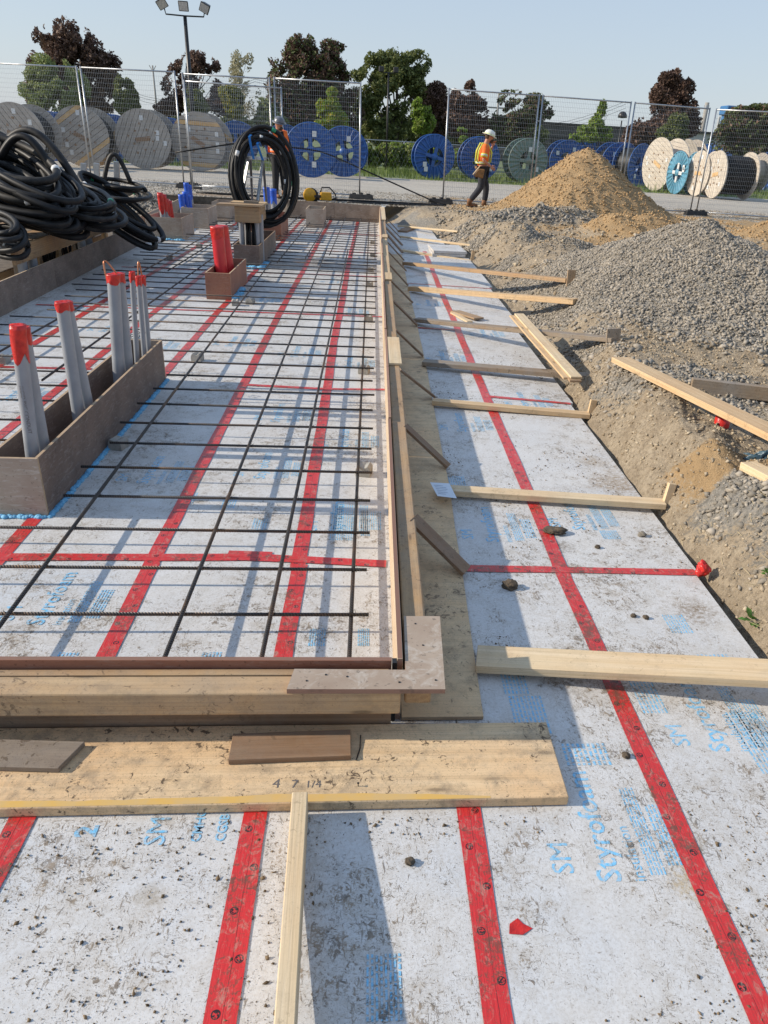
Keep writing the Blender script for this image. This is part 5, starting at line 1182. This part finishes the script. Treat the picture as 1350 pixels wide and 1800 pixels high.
# ================================================================== TREES AND BACKGROUND
DKM = M_leaf('maroon_leaf', (.075, .045, .036), (.20, .125, .09), .2); DKG = M_leaf('dark_green_leaf', (.065, .088, .032), (.17, .20, .075), .3)
OLV = M_leaf('olive_leaf', (.10, .125, .035), (.26, .28, .10), .3); LIM = M_leaf('lime_leaf', (.15, .25, .04), (.30, .40, .06), .3)
WIL = M_leaf('willow_leaf', (.15, .19, .06), (.34, .38, .16), .3); PAL = M_leaf('pale_dry_leaf', (.30, .28, .17), (.45, .42, .28), .3); YEL = M_leaf('yellow_leaf', (.26, .25, .04), (.45, .38, .06), .3)
def leaves(P, size, mat, name, parent):
    n = len(P); a = RNG.random((n, 3))*2-1; a /= np.linalg.norm(a, axis=1, keepdims=True)+1e-9; b = RNG.random((n, 3))*2-1
    b = np.cross(a, b); b /= np.linalg.norm(b, axis=1, keepdims=True)+1e-9; s = (size*(.5+RNG.random(n)))[:, None]
    V = np.stack([P-a*s, P+b*s*.55, P+a*s, P-b*s*.55], 1).reshape(-1, 3); F = np.arange(4*n)
    me = bpy.data.meshes.new(name); me.vertices.add(4*n); me.vertices.foreach_set('co', V.ravel()); me.loops.add(4*n); me.loops.foreach_set('vertex_index', F.astype(np.int32))
    me.polygons.add(n); me.polygons.foreach_set('loop_start', np.arange(n)*4); me.update(calc_edges=True)
    at = me.attributes.new('tone', 'FLOAT', 'POINT'); at.data.foreach_set('value', np.repeat(RNG.random(n), 4)); return link(name, me, parent, [mat])
def tree(name, label, Y, ut, vbase, blobs, n, mat, cat='tree', group=None, leaf=.17, trunk=.14, mat2=None, sparse=.34):
    leaf *= .74; n = int(n*1.75)
    base = GY(ut, vbase, Y); base.z = YARD; dep = Y*.9; e = empty(name, base, 0, label, cat, group); tot = sum(ru*rv for _, _, ru, rv in blobs); out = []; cen = []
    for (u, v, ru, rv) in blobs:
        c = GY(u, v, Y); sx = ru*dep/FOC*1.03; sz = rv*dep/FOC*1.05; k = int(n*2.2*ru*rv/tot); d = RNG.normal(size=(k, 3)); d /= np.linalg.norm(d, axis=1, keepdims=True)
        q = d*(RNG.random((k, 1))**.36)*1.16*np.array([sx, sx*.8, sz]); P = q+np.array(c)
        f = fbm(P[:, 0]*1.9+P[:, 1]*.9+3, P[:, 2]*1.9+P[:, 1]*.7, 3)*2.4+fbm(P[:, 0]*.6, P[:, 2]*.6+9, 2)*.8
        r = np.linalg.norm(q/np.array([sx, sx*.8, sz]), axis=1); keep = f-(r-.75)*.6 > sparse-.5; out.append(P[keep]); cen.append(c)
    P = np.concatenate(out)-np.array(base); r2 = RNG.random(len(P)) < (.35 if mat2 else 0)
    leaves(P[~r2], leaf, mat, 'crown', e)
    if mat2: leaves(P[r2], leaf, mat2, 'crown', e)
    mb = MB(); h = max(c.z for c in cen)-YARD; mb.tube([(0, 0, 0), (.05, 0, h*.35), (-.04, 0, h*.7), (0, 0, h)], [trunk, trunk*.8, trunk*.5, trunk*.15], 7); mb.build('trunk', BARK, e, True)
    mb = MB()
    for c in cen:
        q = c-base
        for k in range(3): mb.tube([(0, 0, max(.3, q.z*.35)), (q.x*.5, q.y*.5, q.z*.75), (q.x+random.uniform(-.5, .5), random.uniform(-.4, .4), q.z+random.uniform(-.3, .6))], [trunk*.45, trunk*.3, trunk*.1], 5)
    mb.build('limbs', BARK, e, True); return e
tree('maple_tree', 'biggest dark maroon tree at the far left', 62, 130, 280, [(120, 75, 34, 30), (85, 72, 26, 16), (160, 110, 40, 34), (110, 120, 45, 38), (178, 150, 28, 36), (130, 170, 50, 30), (70, 165, 28, 18), (175, 105, 22, 12)], 11000, DKM, leaf=.16, trunk=.2)
tree('willow_shrub', 'light green willow-like bush in front of the big maroon tree', 55, 90, 285, [(88, 125, 30, 22), (78, 165, 34, 28), (115, 155, 34, 30), (60, 150, 16, 22)], 7000, WIL, 'bush', leaf=.10, trunk=.1)
tree('small_tree', 'small bright green tree right of the big maroon tree', 55, 222, 280, [(218, 150, 13, 14), (222, 170, 17, 16), (224, 187, 18, 12)], 3500, OLV, mat2=DKG, leaf=.12, trunk=.07)
tree('maple_tree', 'dark maroon tree behind the tall floodlight mast', 62, 340, 275, [(348, 112, 24, 16), (320, 125, 24, 14), (368, 120, 16, 14), (330, 155, 36, 22), (360, 165, 34, 24), (300, 190, 24, 12), (400, 190, 26, 20)], 6500, DKM, leaf=.15)
tree('young_tree', 'pale thin feathery tree against the sky', 58, 424, 275, [(424, 105, 18, 14), (418, 130, 22, 16), (430, 160, 22, 18), (428, 190, 20, 18)], 1500, PAL, leaf=.10, trunk=.05, sparse=.5)
tree('young_tree', 'yellow green small tree below the pale feathery one', 54, 405, 275, [(404, 172, 22, 16), (412, 192, 26, 12)], 2500, OLV, mat2=YEL, leaf=.11, trunk=.06)
tree('young_tree', 'small green tree left of the yellow green one', 54, 346, 275, [(344, 165, 12, 14), (346, 185, 18, 14)], 1600, OLV, leaf=.11, trunk=.06)
tree('maple_tree', 'broad maroon and green tree behind the two big blue reels', 60, 545, 285, [(530, 82, 28, 16), (580, 95, 24, 18), (510, 108, 30, 18), (560, 120, 44, 24), (600, 115, 14, 26), (520, 150, 44, 26), (580, 160, 40, 28), (500, 190, 30, 24), (550, 195, 46, 24), (600, 200, 34, 22)], 12000, DKM, mat2=DKG, leaf=.15, trunk=.18)
tree('young_tree', 'small bright lime tree with yellow leaves between the blue reels', 48, 578, 290, [(584, 172, 10, 14), (575, 190, 20, 16), (582, 212, 26, 16), (560, 200, 10, 12)], 3800, LIM, mat2=YEL, leaf=.10, trunk=.06)
tree('bush', 'olive green bush left of the grey hatted worker', 54, 470, 285, [(462, 200, 22, 20), (480, 222, 24, 20), (440, 215, 20, 12)], 3000, WIL, 'bush', mat2=OLV, leaf=.12, trunk=.06)
tree('poplar_tree', 'tall olive green tree right of the broad maroon tree', 62, 695, 285, [(665, 108, 20, 14), (700, 112, 26, 20), (735, 115, 20, 20), (645, 135, 24, 14), (690, 150, 44, 28), (730, 160, 26, 26), (655, 185, 30, 34), (700, 205, 44, 34), (668, 230, 40, 22)], 12000, OLV, mat2=DKG, leaf=.14, trunk=.18)
tree('young_tree', 'lime yellow shrubby tree right of the tall olive tree', 54, 738, 285, [(740, 195, 15, 18), (742, 215, 20, 16)], 2400, LIM, mat2=OLV, leaf=.12, trunk=.06)
tree('maple_tree', 'dark tree between the olive tree and the walking worker', 62, 770, 285, [(765, 170, 24, 20), (785, 200, 28, 26), (760, 220, 26, 20)], 5000, DKM, leaf=.15)
tree('maple_tree', 'slender dark maroon tree above the walking worker', 60, 820, 290, [(822, 155, 12, 14), (812, 180, 22, 18), (835, 195, 20, 22), (805, 215, 26, 20), (840, 225, 18, 18)], 5000, DKM, leaf=.14)
tree('young_tree', 'tiny lime sapling left of the walking worker', 44, 818, 290, [(816, 228, 10, 10), (812, 242, 9, 7)], 900, LIM, leaf=.09, trunk=.04)
tree('oak_tree', 'dark green loose tree right of the walking worker', 60, 915, 290, [(900, 175, 22, 14), (940, 180, 26, 12), (920, 200, 34, 20), (905, 230, 30, 24), (965, 195, 10, 10), (880, 215, 16, 18)], 5500, DKG, mat2=DKM, leaf=.14)
tree('young_tree', 'spiky bright green tree left of the far lamp post', 52, 1045, 300, [(1058, 196, 7, 16), (1048, 215, 14, 12), (1036, 235, 24, 12), (1062, 235, 18, 10), (1015, 240, 12, 8)], 2000, LIM, mat2=OLV, leaf=.11, trunk=.06, sparse=.40)
tree('maple_tree', 'tall dark maroon tree above the pale reels', 60, 1178, 300, [(1178, 138, 18, 16), (1195, 160, 24, 18), (1165, 168, 20, 18), (1185, 195, 38, 24), (1205, 220, 26, 18), (1130, 228, 30, 18), (1160, 235, 40, 20), (1115, 250, 24, 14)], 11000, DKM, leaf=.15, trunk=.18)
tree('bush', 'greenish lower tree in front of the tall maroon tree', 54, 1185, 300, [(1192, 215, 16, 14), (1180, 235, 26, 14)], 2200, DKG, 'bush', mat2=OLV, leaf=.12)
tree('oak_tree', 'large dark green tree at the right edge', 54, 1330, 310, [(1300, 205, 22, 16), (1335, 200, 24, 14), (1310, 228, 42, 22), (1275, 245, 26, 16), (1350, 235, 30, 30), (1300, 262, 50, 16)], 9000, DKG, mat2=DKM, leaf=.14, trunk=.18)
tree('hedge', 'leafy green hedge behind the chain link fence in the opening', 52, 690, 300, [(650, 275, 22, 16), (690, 272, 26, 18), (730, 274, 28, 18), (770, 276, 24, 16), (810, 280, 24, 14)], 9000, OLV, 'hedge', mat2=LIM, leaf=.13, trunk=.05, sparse=.3)
tree('hedge', 'dark distant tree line low behind the middle reels and the sand heap', 75, 760, 275, [(520, 225, 50, 16), (600, 232, 50, 18), (680, 228, 50, 22), (760, 232, 50, 20), (840, 236, 50, 20), (920, 240, 40, 20)], 12000, DKG, 'tree line', mat2=OLV, leaf=.18, trunk=.05, sparse=.3)
tree('hedge', 'low dark hedge behind the left reels', 56, 330, 275, [(250, 222, 40, 14), (330, 225, 40, 14), (410, 228, 40, 16), (480, 240, 30, 16)], 5000, DKG, 'hedge', leaf=.14, trunk=.05, sparse=.3)
# chain link fence far behind
e = empty('chain_link_fence', (0, 49, YARD), 0, 'low chain link fence in front of the hedge beyond the yard', 'fence')
mb = MB()
for i in range(18):
    mb = MB(); x = -24+3.4*i; mb.tube([(x, 0, 0), (x, 0, 1.62)], .035, 6); mb.build('post', GALV, e)
mb = MB(); mb.tube([(-24, 0, 1.6), (34, 0, 1.6)], .03, 6); mb.build('top_rail', GALV, e)
mb = MB()
for i in range(240):
    x = -24+.24*i; mb.tube([(x, 0, .02), (x+.8, 0, 1.6)], .003, 3, cap=False); mb.tube([(x+.8, 0, .02), (x, 0, 1.6)], .003, 3, cap=False)
o = mb.build('wire_mesh', GALV, e); o['kind'] = 'stuff'
# verge grass blades
n = 26000; X = -34+80*RNG.random(n); Yy = 38.3+12*RNG.random(n); hh = .08+.28*RNG.random(n)**2*(1+.8*(fbm(X*.5, Yy*.5, 3) > .02)); a = RNG.random(n)*6.28; w_ = .02
V = np.stack([np.stack([X-w_*np.cos(a), Yy-w_*np.sin(a), np.full(n, YARD)], -1), np.stack([X+w_*np.cos(a), Yy+w_*np.sin(a), np.full(n, YARD)], -1), np.stack([X+.06*(RNG.random(n)-.5), Yy, YARD+hh], -1)], 1).reshape(-1, 3)
me = bpy.data.meshes.new('verge_grass'); me.vertices.add(3*n); me.vertices.foreach_set('co', V.ravel()); me.loops.add(3*n); me.loops.foreach_set('vertex_index', np.arange(3*n, dtype=np.int32)); me.polygons.add(n); me.polygons.foreach_set('loop_start', np.arange(n)*3); me.update(calc_edges=True)
at = me.attributes.new('tone', 'FLOAT', 'POINT'); at.data.foreach_set('value', np.repeat(RNG.random(n), 3)); o = link('verge_grass', me, None, [M_leaf('grass_blade', (.09, .14, .03), (.20, .25, .07), .2)]); tag(o, 'rough grass growing on the verge behind the reels', 'grass', None, 'stuff')
# floodlight mast
def pole_px(name, u0, v0, u1, v1, Y, r, mat, label, cat, zb=YARD):
    t = GY(u1, v1, Y); b = Vector((t.x, Y, zb)); e = empty(name, b, 0, label, cat); mb = MB(); mb.tube([(0, 0, 0), (0, 0, t.z-zb)], [r, r*.65], 10); mb.build('pole', mat, e, True); return e, t-b
e, t = pole_px('floodlight_mast', 331, 250, 325, 28, 44, .13, DARKM, 'tall black mast carrying three floodlights', 'lamp post')
mb = MB(); mb.tube([t+Vector((-.98, 0, .35)), t+Vector((-.9, 0, .02)), t, t+Vector((.9, 0, .02)), t+Vector((.98, 0, .35))], .035, 7); mb.build('crossarm', DARKM, e, True)
for k, (dx, dz, rx, ry) in enumerate(((-1.05, .48, .5, -.5), (.0, .42, .25, 0), (1.02, .42, .4, .45))):
    M = Matrix.Translation(t+Vector((dx, 0, dz)))@Matrix.Rotation(ry, 4, 'Y')@Matrix.Rotation(rx, 4, 'X')
    mb = MB(); mb.add([M@Vector(p) for p in [(-.24, -.2, -.22), (.24, -.2, -.22), (.24, -.2, .22), (-.24, -.2, .22), (-.16, .22, -.12), (.16, .22, -.12), (.16, .22, .12), (-.16, .22, .12)]], [(0, 1, 2, 3), (7, 6, 5, 4), (0, 4, 5, 1), (1, 5, 6, 2), (2, 6, 7, 3), (3, 7, 4, 0)])
    o = mb.build('floodlight', DARKM, e); bevel_mesh(o.data, .02)
    mb = MB(); mb.box(M@Vector((0, -.208, 0)), (.40, .012, .36), M.to_3x3()); g = mb.build('lens', ALU, o)
e, t = pole_px('lamp_post', 683, 255, 683, 128, 50, .07, DARKM, 'black twin headed lamp post before the tall olive tree', 'lamp post')
mb = MB(); mb.tube([t+Vector((-.4, 0, 0)), t+Vector((.4, 0, 0))], .03, 6); mb.build('crossarm', DARKM, e)
for s in (-1, 1):
    mb = MB(); mb.box(t+Vector((s*.42, 0, .16)), (.30, .3, .30)); o = mb.build('lamp_head', DARKM, e); bevel_mesh(o.data, .04)
e, t = pole_px('lamp_post', 1093, 245, 1093, 212, 50, .06, DARKM, 'small lamp post with domed dark head above the blue reels', 'lamp post')
mb = MB(); mb.lathe([(0, .5), (.16, .46), (.26, .32), (.28, .15), (.26, .15), (.0, .12)], 14, Matrix.Translation(t)); mb.build('lamp_head', DARKM, e, True)
GREYP = M_simple('grey_pole_wood', (.33, .31, .28), None, 6, .8)
e, t = pole_px('utility_pole', 275, 190, 268, 115, 110, .14, GREYP, 'thin distant utility pole left of the floodlight mast', 'utility pole')
mb = MB(); mb.tube([t+Vector((-.4, 0, 0)), t+Vector((0, 0, -.7)), t+Vector((.4, 0, 0))], .05, 5); mb.build('insulator_bracket', GREYP, e)
e, t = pole_px('utility_pole', 877, 245, 877, 165, 95, .17, GREYP, 'distant utility pole with two crossarms right of the walking worker', 'utility pole')
for dz in (-1.4, -2.9):
    mb = MB(); mb.box(t+Vector((0, 0, dz)), (2.2, .12, .14)); mb.build('crossarm', GREYP, e)
for k, (v0, v1) in enumerate(((112, 128), (116, 133), (122, 140))):
    a, b = GY(130, v0+2, 110), GY(1100, v1+50, 104); mb = MB(); n = 40
    mb.tube([a.lerp(b, i/n)-Vector((0, 0, 3.2*math.sin(math.pi*((i/n*3) % 1)))) for i in range(n+1)], .022, 3, cap=False); tag(mb.build('power_line', DARKM), ['top', 'middle', 'lowest'][k]+' of three thin power lines across the sky', 'power line')
# far buildings
def bld(name, u0, u1, vt, Y, dpt, mat, label, panes=True):
    a, b = GY(u0, vt, Y), GY(u1, vt, Y); ht = (a.z+b.z)/2-YARD; e = empty(name, ((a.x+b.x)/2, Y+dpt/2, YARD), 0, label, 'building'); W = b.x-a.x
    mb = MB(); mb.box((0, 0, ht/2), (W, dpt, ht)); mb.build('walls', mat, e)
    mb = MB(); mb.box((0, -.05, ht+.12), (W+.5, dpt+.6, .24)); mb.build('roof_edge', DARKM, e)
    if panes:
        for k in range(int(W/7)):
            mb = MB(); mb.box((-W/2+3.5+7*k, -dpt/2-.03, ht*.62), (2.6, .06, .8)); mb.build('window', RUBBER, e)
    return e
bld('warehouse', 775, 1400, 226, 120, 30, BLDG, 'long low dark warehouse behind the trees')
bld('warehouse', 1205, 1420, 240, 105, 10, BLDL, 'pale low building behind the right edge tree')
# blue plant tower, chimney, pale tower
def tower(u0, u1, vt, vb, Y, mat, name, label, cap=None, cat='tower'):
    a, b = GY(u0, vt, Y), GY(u1, vt, Y); W = b.x-a.x; ht = a.z-YARD; e = empty(name, ((a.x+b.x)/2, Y, YARD), 0, label, cat)
    return e, W, ht
e, W, ht = tower(1272, 1300, 184, 215, 150, BLUEP, 'silo_tower', 'distant blue plant tower with a wider box on top')
BL2 = M_simple('tower_blue', (.04, .16, .36), (.03, .12, .28), 2, .6)
mb = MB(); mb.box((0, 0, ht/2-.1), (W*.6, 2.6, ht-.4)); mb.build('shaft', BL2, e); mb = MB(); mb.box((0, 0, ht-.9), (W*.92, 3.4, 1.5)); o = mb.build('head_box', BL2, e); bevel_mesh(o.data, .15)
mb = MB(); mb.box((W*.18, -2.02, ht-.5), (.9, .05, .9)); mb.build('sign', WTAPE, e)
for s in (-1, 1):
    mb = MB(); mb.tube([(s*W*.75, -1, 0), (s*W*.75, -1, ht-2)], .25, 7); mb.build('pipe', GALV, e)
e, W, ht = tower(1240, 1247, 180, 215, 140, BLUEP, 'chimney', 'distant pale grey chimney left of the blue tower', None, 'chimney')
mb = MB(); mb.lathe([(W*.6, 0), (W*.5, ht), (W*.4, ht)], 12, close=True); mb.build('stack', CONC, e, True); mb = MB(); mb.lathe([(W*.62, ht-.8), (W*.62, ht-.4)], 12); mb.build('band', GALV, e)
e, W, ht = tower(1318, 1344, 182, 205, 150, BLUEP, 'plant_tower', 'distant cream plant building with a railing right of the blue tower')
mb = MB(); mb.box((0, 0, ht/2-.6), (W, 3, ht-1.2)); mb.build('body', M_simple('cream', (.55, .52, .44), None, 3, .7), e)
mb = MB()
for i in range(7): mb.tube([(-W/2+W*i/6, -1.5, ht-1.2), (-W/2+W*i/6, -1.5, ht)], .05, 4)
for z in (ht, ht-.6): mb.tube([(-W/2, -1.5, z), (W/2, -1.5, z)], .05, 4)
mb.build('railing', GALV, e)

# ================================================================== PEOPLE
def skin(name, verts, edges, radii, mat, parent, root=0, sub=2):
    me = bpy.data.meshes.new(name); me.from_pydata([Vector(v) for v in verts], edges, []); o = bpy.data.objects.new(name, me); COL.objects.link(o)
    m_ = o.modifiers.new('s', 'SKIN'); m_.use_smooth_shade = True; m2 = o.modifiers.new('u', 'SUBSURF'); m2.levels = sub; m2.render_levels = sub
    for i, sv in enumerate(me.skin_vertices[0].data):
        r = radii[i]; sv.radius = r if isinstance(r, tuple) else (r, r); sv.use_root = (i == root)
    dg = bpy.context.evaluated_depsgraph_get(); nm = bpy.data.meshes.new_from_object(o.evaluated_get(dg)); bpy.data.objects.remove(o)
    nm.name = name; nm.materials.clear(); nm.materials.append(mat); return link(name, nm, parent, [], True)
def ell(c, r, n=12, M=None):
    mb = MB(); T = Matrix.Translation(c)@(M or Matrix.Identity(4))@Matrix.Diagonal((*r, 1)); mb.lathe([(max(.02, math.sin(t)), -math.cos(t)) for t in np.linspace(0.02, math.pi-.02, 9)], n, T, close=True); return mb
def person(loc, yaw, scale, label, J, top, trous, hat, hatband, vest=None, beard=True, boots=BOOT):
    e = empty('person', loc, yaw, label, 'person'); e.scale = (scale,)*3
    names = ['pel', 'spi', 'che', 'nb', 'nk', 'hd', 'ht', 'shr', 'elr', 'wrr', 'shl', 'ell', 'wrl', 'hpr', 'knr', 'anr', 'hpl', 'knl', 'anl', 'nose', 'ear', 'eal', 'jaw']
    H = J['hd']; J['ht'] = (H[0]-.01, H[1], H[2]+.075); J['nose'] = (H[0]+.115, H[1], H[2]-.01); J['ear'] = (H[0]-.005, H[1]-.088, H[2]-.005); J['eal'] = (H[0]-.005, H[1]+.088, H[2]-.005); J['jaw'] = (H[0]+.055, H[1], H[2]-.085)
    V = [J[n] for n in names]; ix = {n: i for i, n in enumerate(names)}
    E_ = [('pel', 'spi'), ('spi', 'che'), ('che', 'nb'), ('nb', 'nk'), ('nk', 'hd'), ('hd', 'ht'), ('che', 'shr'), ('shr', 'elr'), ('elr', 'wrr'), ('che', 'shl'), ('shl', 'ell'), ('ell', 'wrl'), ('pel', 'hpr'), ('hpr', 'knr'), ('knr', 'anr'), ('pel', 'hpl'), ('hpl', 'knl'), ('knl', 'anl'), ('hd', 'nose'), ('hd', 'ear'), ('hd', 'eal'), ('hd', 'jaw')]
    Rr = dict(pel=.13, spi=.12, che=.13, nb=.07, nk=.055, hd=.088, ht=.07, shr=.055, elr=.042, wrr=.028, shl=.055, ell=.042, wrl=.028, hpr=.085, knr=.06, anr=.04, hpl=.085, knl=.06, anl=.04, nose=.014, ear=.016, eal=.016, jaw=.045)
    skin('body', V, [(ix[a], ix[b]) for a, b in E_], [Rr[n] for n in names], SKIN, e)
    # shirt, trousers
    tn = ['pel', 'spi', 'che', 'nb', 'shr', 'er2', 'shl', 'el2']; Jx = dict(J)
    Jx['er2'] = tuple(Vector(J['shr']).lerp(Vector(J['elr']), .92)); Jx['el2'] = tuple(Vector(J['shl']).lerp(Vector(J['ell']), .92))
    if vest: Jx['er2'] = J['wrr']; Jx['el2'] = J['wrl']
    Rs = [(.155, .165), (.15, .16), (.155, .18), (.085, .085), .085, .068 if not vest else .05, .085, .068 if not vest else .05]
    skin('shirt', [Jx[n] for n in tn], [(0, 1), (1, 2), (2, 3), (2, 4), (4, 5), (2, 6), (6, 7)], Rs, top, e)
    skin('trousers', [(J['pel'][0], J['pel'][1], J['pel'][2]-.02), J['hpr'], J['knr'], tuple(Vector(J['anr'])+Vector((0, 0, .04))), J['hpl'], J['knl'], tuple(Vector(J['anl'])+Vector((0, 0, .04)))], [(0, 1), (1, 2), (2, 3), (0, 4), (4, 5), (5, 6)], [(.16, .165), .115, .088, .072, .115, .088, .072], trous, e)
    for an in ('anr', 'anl'):
        a = Vector(J[an]); fy = .28 if an == 'anl' else 0; mb = ell((a.x+.06, a.y, a.z-.055), (.145, .052, .05)); mb2 = MB(); mb.tube([(a.x-.01, a.y, a.z-.04), (a.x-.01, a.y, a.z+.09)], [.06, .062], 10); mb.build('boot', boots, e, True)
        mb = MB(); mb.box((a.x+.055, a.y, a.z-.098), (.29, .10, .022)); o = mb.build('sole', RUBBER, e); bevel_mesh(o.data, .008)
    for sd in ('r', 'l'):
        w0 = Vector(J['wr'+sd]); d = (w0-Vector(J['el'+sd])).normalized(); s = d.cross(Vector((0, 1, 0))); s = s.normalized() if s.length > .1 else Vector((1, 0, 0)); mb = ell(w0+d*.045, (.042, .022, .048))
        for k in range(4):
            b0 = w0+d*.075+s*(-.027+.018*k); L_ = (.06, .072, .066, .05)[k]; b1 = b0+d*L_*.55; b2 = b1+(d*.5+Vector((.5, 0, -.3))).normalized()*L_*.5; mb.tube([b0, b1, b2], [.0095, .0088, .007], 6)
        b0 = w0+d*.03+s*.035; mb.tube([b0, b0+(d+s*.9).normalized()*.04, b0+(d*1.6+s*.6).normalized()*.072], [.011, .010, .008], 6); mb.build('hand', SKIN, e, True)
    # head details
    for s in (-1, 1):
        mb = ell((H[0]+.088, H[1]+s*.034, H[2]+.012), (.010, .014, .008), 8); mb.build('eye', WTAPE, e, True)
    mb = MB(); mb.box((H[0]+.098, H[1], H[2]-.052), (.012, .045, .010)); mb.build('mouth', BEARD, e)
    mb = ell((H[0]-.025, H[1], H[2]+.015), (.082, .086, .085)); mb.build('hair', BEARD, e, True)
    if beard: mb = ell((H[0]+.058, H[1], H[2]-.082), (.052, .058, .045)); mb.build('beard', BEARD, e, True)
    tl = J.get('tilt', .15); M = Matrix.Translation((H[0]+.005, H[1], H[2]+.035))@Matrix.Rotation(tl, 4, 'Y')@Matrix.Diagonal((1.12, 1, 1, 1))
    mb = MB(); mb.lathe([(.165, 0), (.165, .008), (.122, .016), (.120, .05), (.102, .092), (.062, .122), (.0001, .134)], 20, M); mb.lathe([(.165, 0), (.11, .004), (.108, .03)], 20, M); o = mb.build('hard_hat', hat, e, True)
    mb = MB(); mb.lathe([(.123, .018), (.1225, .030)], 20, M); mb.build('hat_band', hatband, e, True)
    return e
def ring(e, z, cx, rx, ry, h, mat, name='reflective_band', cy=0):
    mb = MB(); M = Matrix.Translation((cx, cy, z))@Matrix.Diagonal((rx, ry, 1, 1)); mb.lathe([(1, -h/2), (1.01, 0), (1, h/2)], 20, M); return mb.build(name, mat, e, True)
J = dict(pel=(0, 0, .93), spi=(.0, 0, 1.10), che=(.02, 0, 1.30), nb=(.05, 0, 1.46), nk=(.075, 0, 1.52), hd=(.115, 0, 1.605), shr=(.0, -.19, 1.38), elr=(-.05, -.25, 1.10), wrr=(.15, -.22, .98), shl=(.05, .19, 1.37), ell=(.20, .22, 1.20), wrl=(.24, .08, 1.43),
         hpr=(-.01, -.09, .86), knr=(-.02, -.10, .50), anr=(-.27, -.10, .15), hpl=(.02, .09, .86), knl=(.17, .09, .50), anl=(.15, .09, .12), tilt=.30)
f = G(842, 367, YARD); w1 = person((f.x, f.y, YARD-.01), .12, 1.10, 'worker in orange high visibility shirt and white hard hat walking past the sand heap', J, ORANGE, TROUS, HATW, HIVIS)
ring(w1, 1.05, 0, .172, .178, .05, HIVIS); ring(w1, 1.05, 0, .174, .180, .026, SILVER)
for s in (-1, 1):
    mb = MB(); mb.tube([(-.155, s*.10, 1.06), (-.14, s*.11, 1.30), (-.06, s*.115, 1.47), (.09, s*.115, 1.43), (.185, s*.10, 1.28), (.17, s*.10, 1.06)], .020, 5); mb.build('chest_strip', HIVIS, w1, True)
    sh, el_ = Vector(J['shr' if s < 0 else 'shl']), Vector(J['elr' if s < 0 else 'ell']); p_ = sh.lerp(el_, .62); mb = MB(); d = (el_-sh).normalized(); mb.tube([p_-d*.035, p_+d*.035], .083, 12); mb.build('sleeve_band', HIVIS, w1, True); mb = MB(); mb.tube([p_-d*.016, p_+d*.016], .085, 12); mb.build('sleeve_band', SILVER, w1, True)
ring(w1, .94, 0, .178, .182, .045, LEATH, 'tool_belt')
mb = MB(); mb.add([(-.16, -.20, .92), (.0, -.20, .92), (-.02, -.21, .70), (-.24, -.21, .74), (-.16, -.29, .90), (.0, -.29, .90), (-.03, -.27, .72), (-.27, -.27, .76)], [(0, 1, 2, 3), (7, 6, 5, 4), (0, 4, 5, 1), (1, 5, 6, 2), (2, 6, 7, 3), (3, 7, 4, 0)]); o = mb.build('tool_pouch', LEATH, w1); bevel_mesh(o.data, .015, 2)
mb = MB(); mb.tube([(-.28, -.24, .78), (-.12, -.25, .98)], .014, 6); mb.build('hammer_handle', PINE2, w1)
J2 = dict(pel=(0, 0, .93), spi=(.0, 0, 1.10), che=(.01, 0, 1.30), nb=(.03, 0, 1.46), nk=(.05, 0, 1.52), hd=(.085, 0, 1.60), shr=(.0, -.20, 1.38), elr=(.08, -.27, 1.12), wrr=(.28, -.14, 1.16), shl=(.0, .20, 1.38), ell=(.03, .27, 1.12), wrl=(.22, .24, .98),
          hpr=(.0, -.09, .86), knr=(.02, -.10, .50), anr=(.0, -.11, .12), hpl=(.0, .09, .86), knl=(.03, .10, .50), anl=(.02, .12, .12), tilt=.25)
f = GY(486, 216, 21.6); w2 = person((f.x+.02, 21.6, YARD-.01), -.95, 1.10, 'bearded worker in grey hard hat and orange vest standing behind the big coil', J2, BLACKC, BLACKC, HATG, DARKM, vest=True)
for s in (-1, 1):
    mb = MB(); P = [(-.175, s*.11, 1.00), (-.165, s*.12, 1.30), (-.08, s*.13, 1.50), (.09, s*.13, 1.47), (.185, s*.12, 1.28), (.18, s*.13, 1.00)]; vs = [Vector(p)+Vector((0, dy*s, 0)) for p in P for dy in (-.035, .065)]
    mb.add(vs, [(2*i, 2*i+1, 2*i+3, 2*i+2) for i in range(5)]); mb.build('vest_side', ORANGE, w2)
ring(w2, 1.06, 0, .183, .192, .10, ORANGE, 'vest_hem'); ring(w2, 1.06, 0, .185, .194, .03, SILVER)
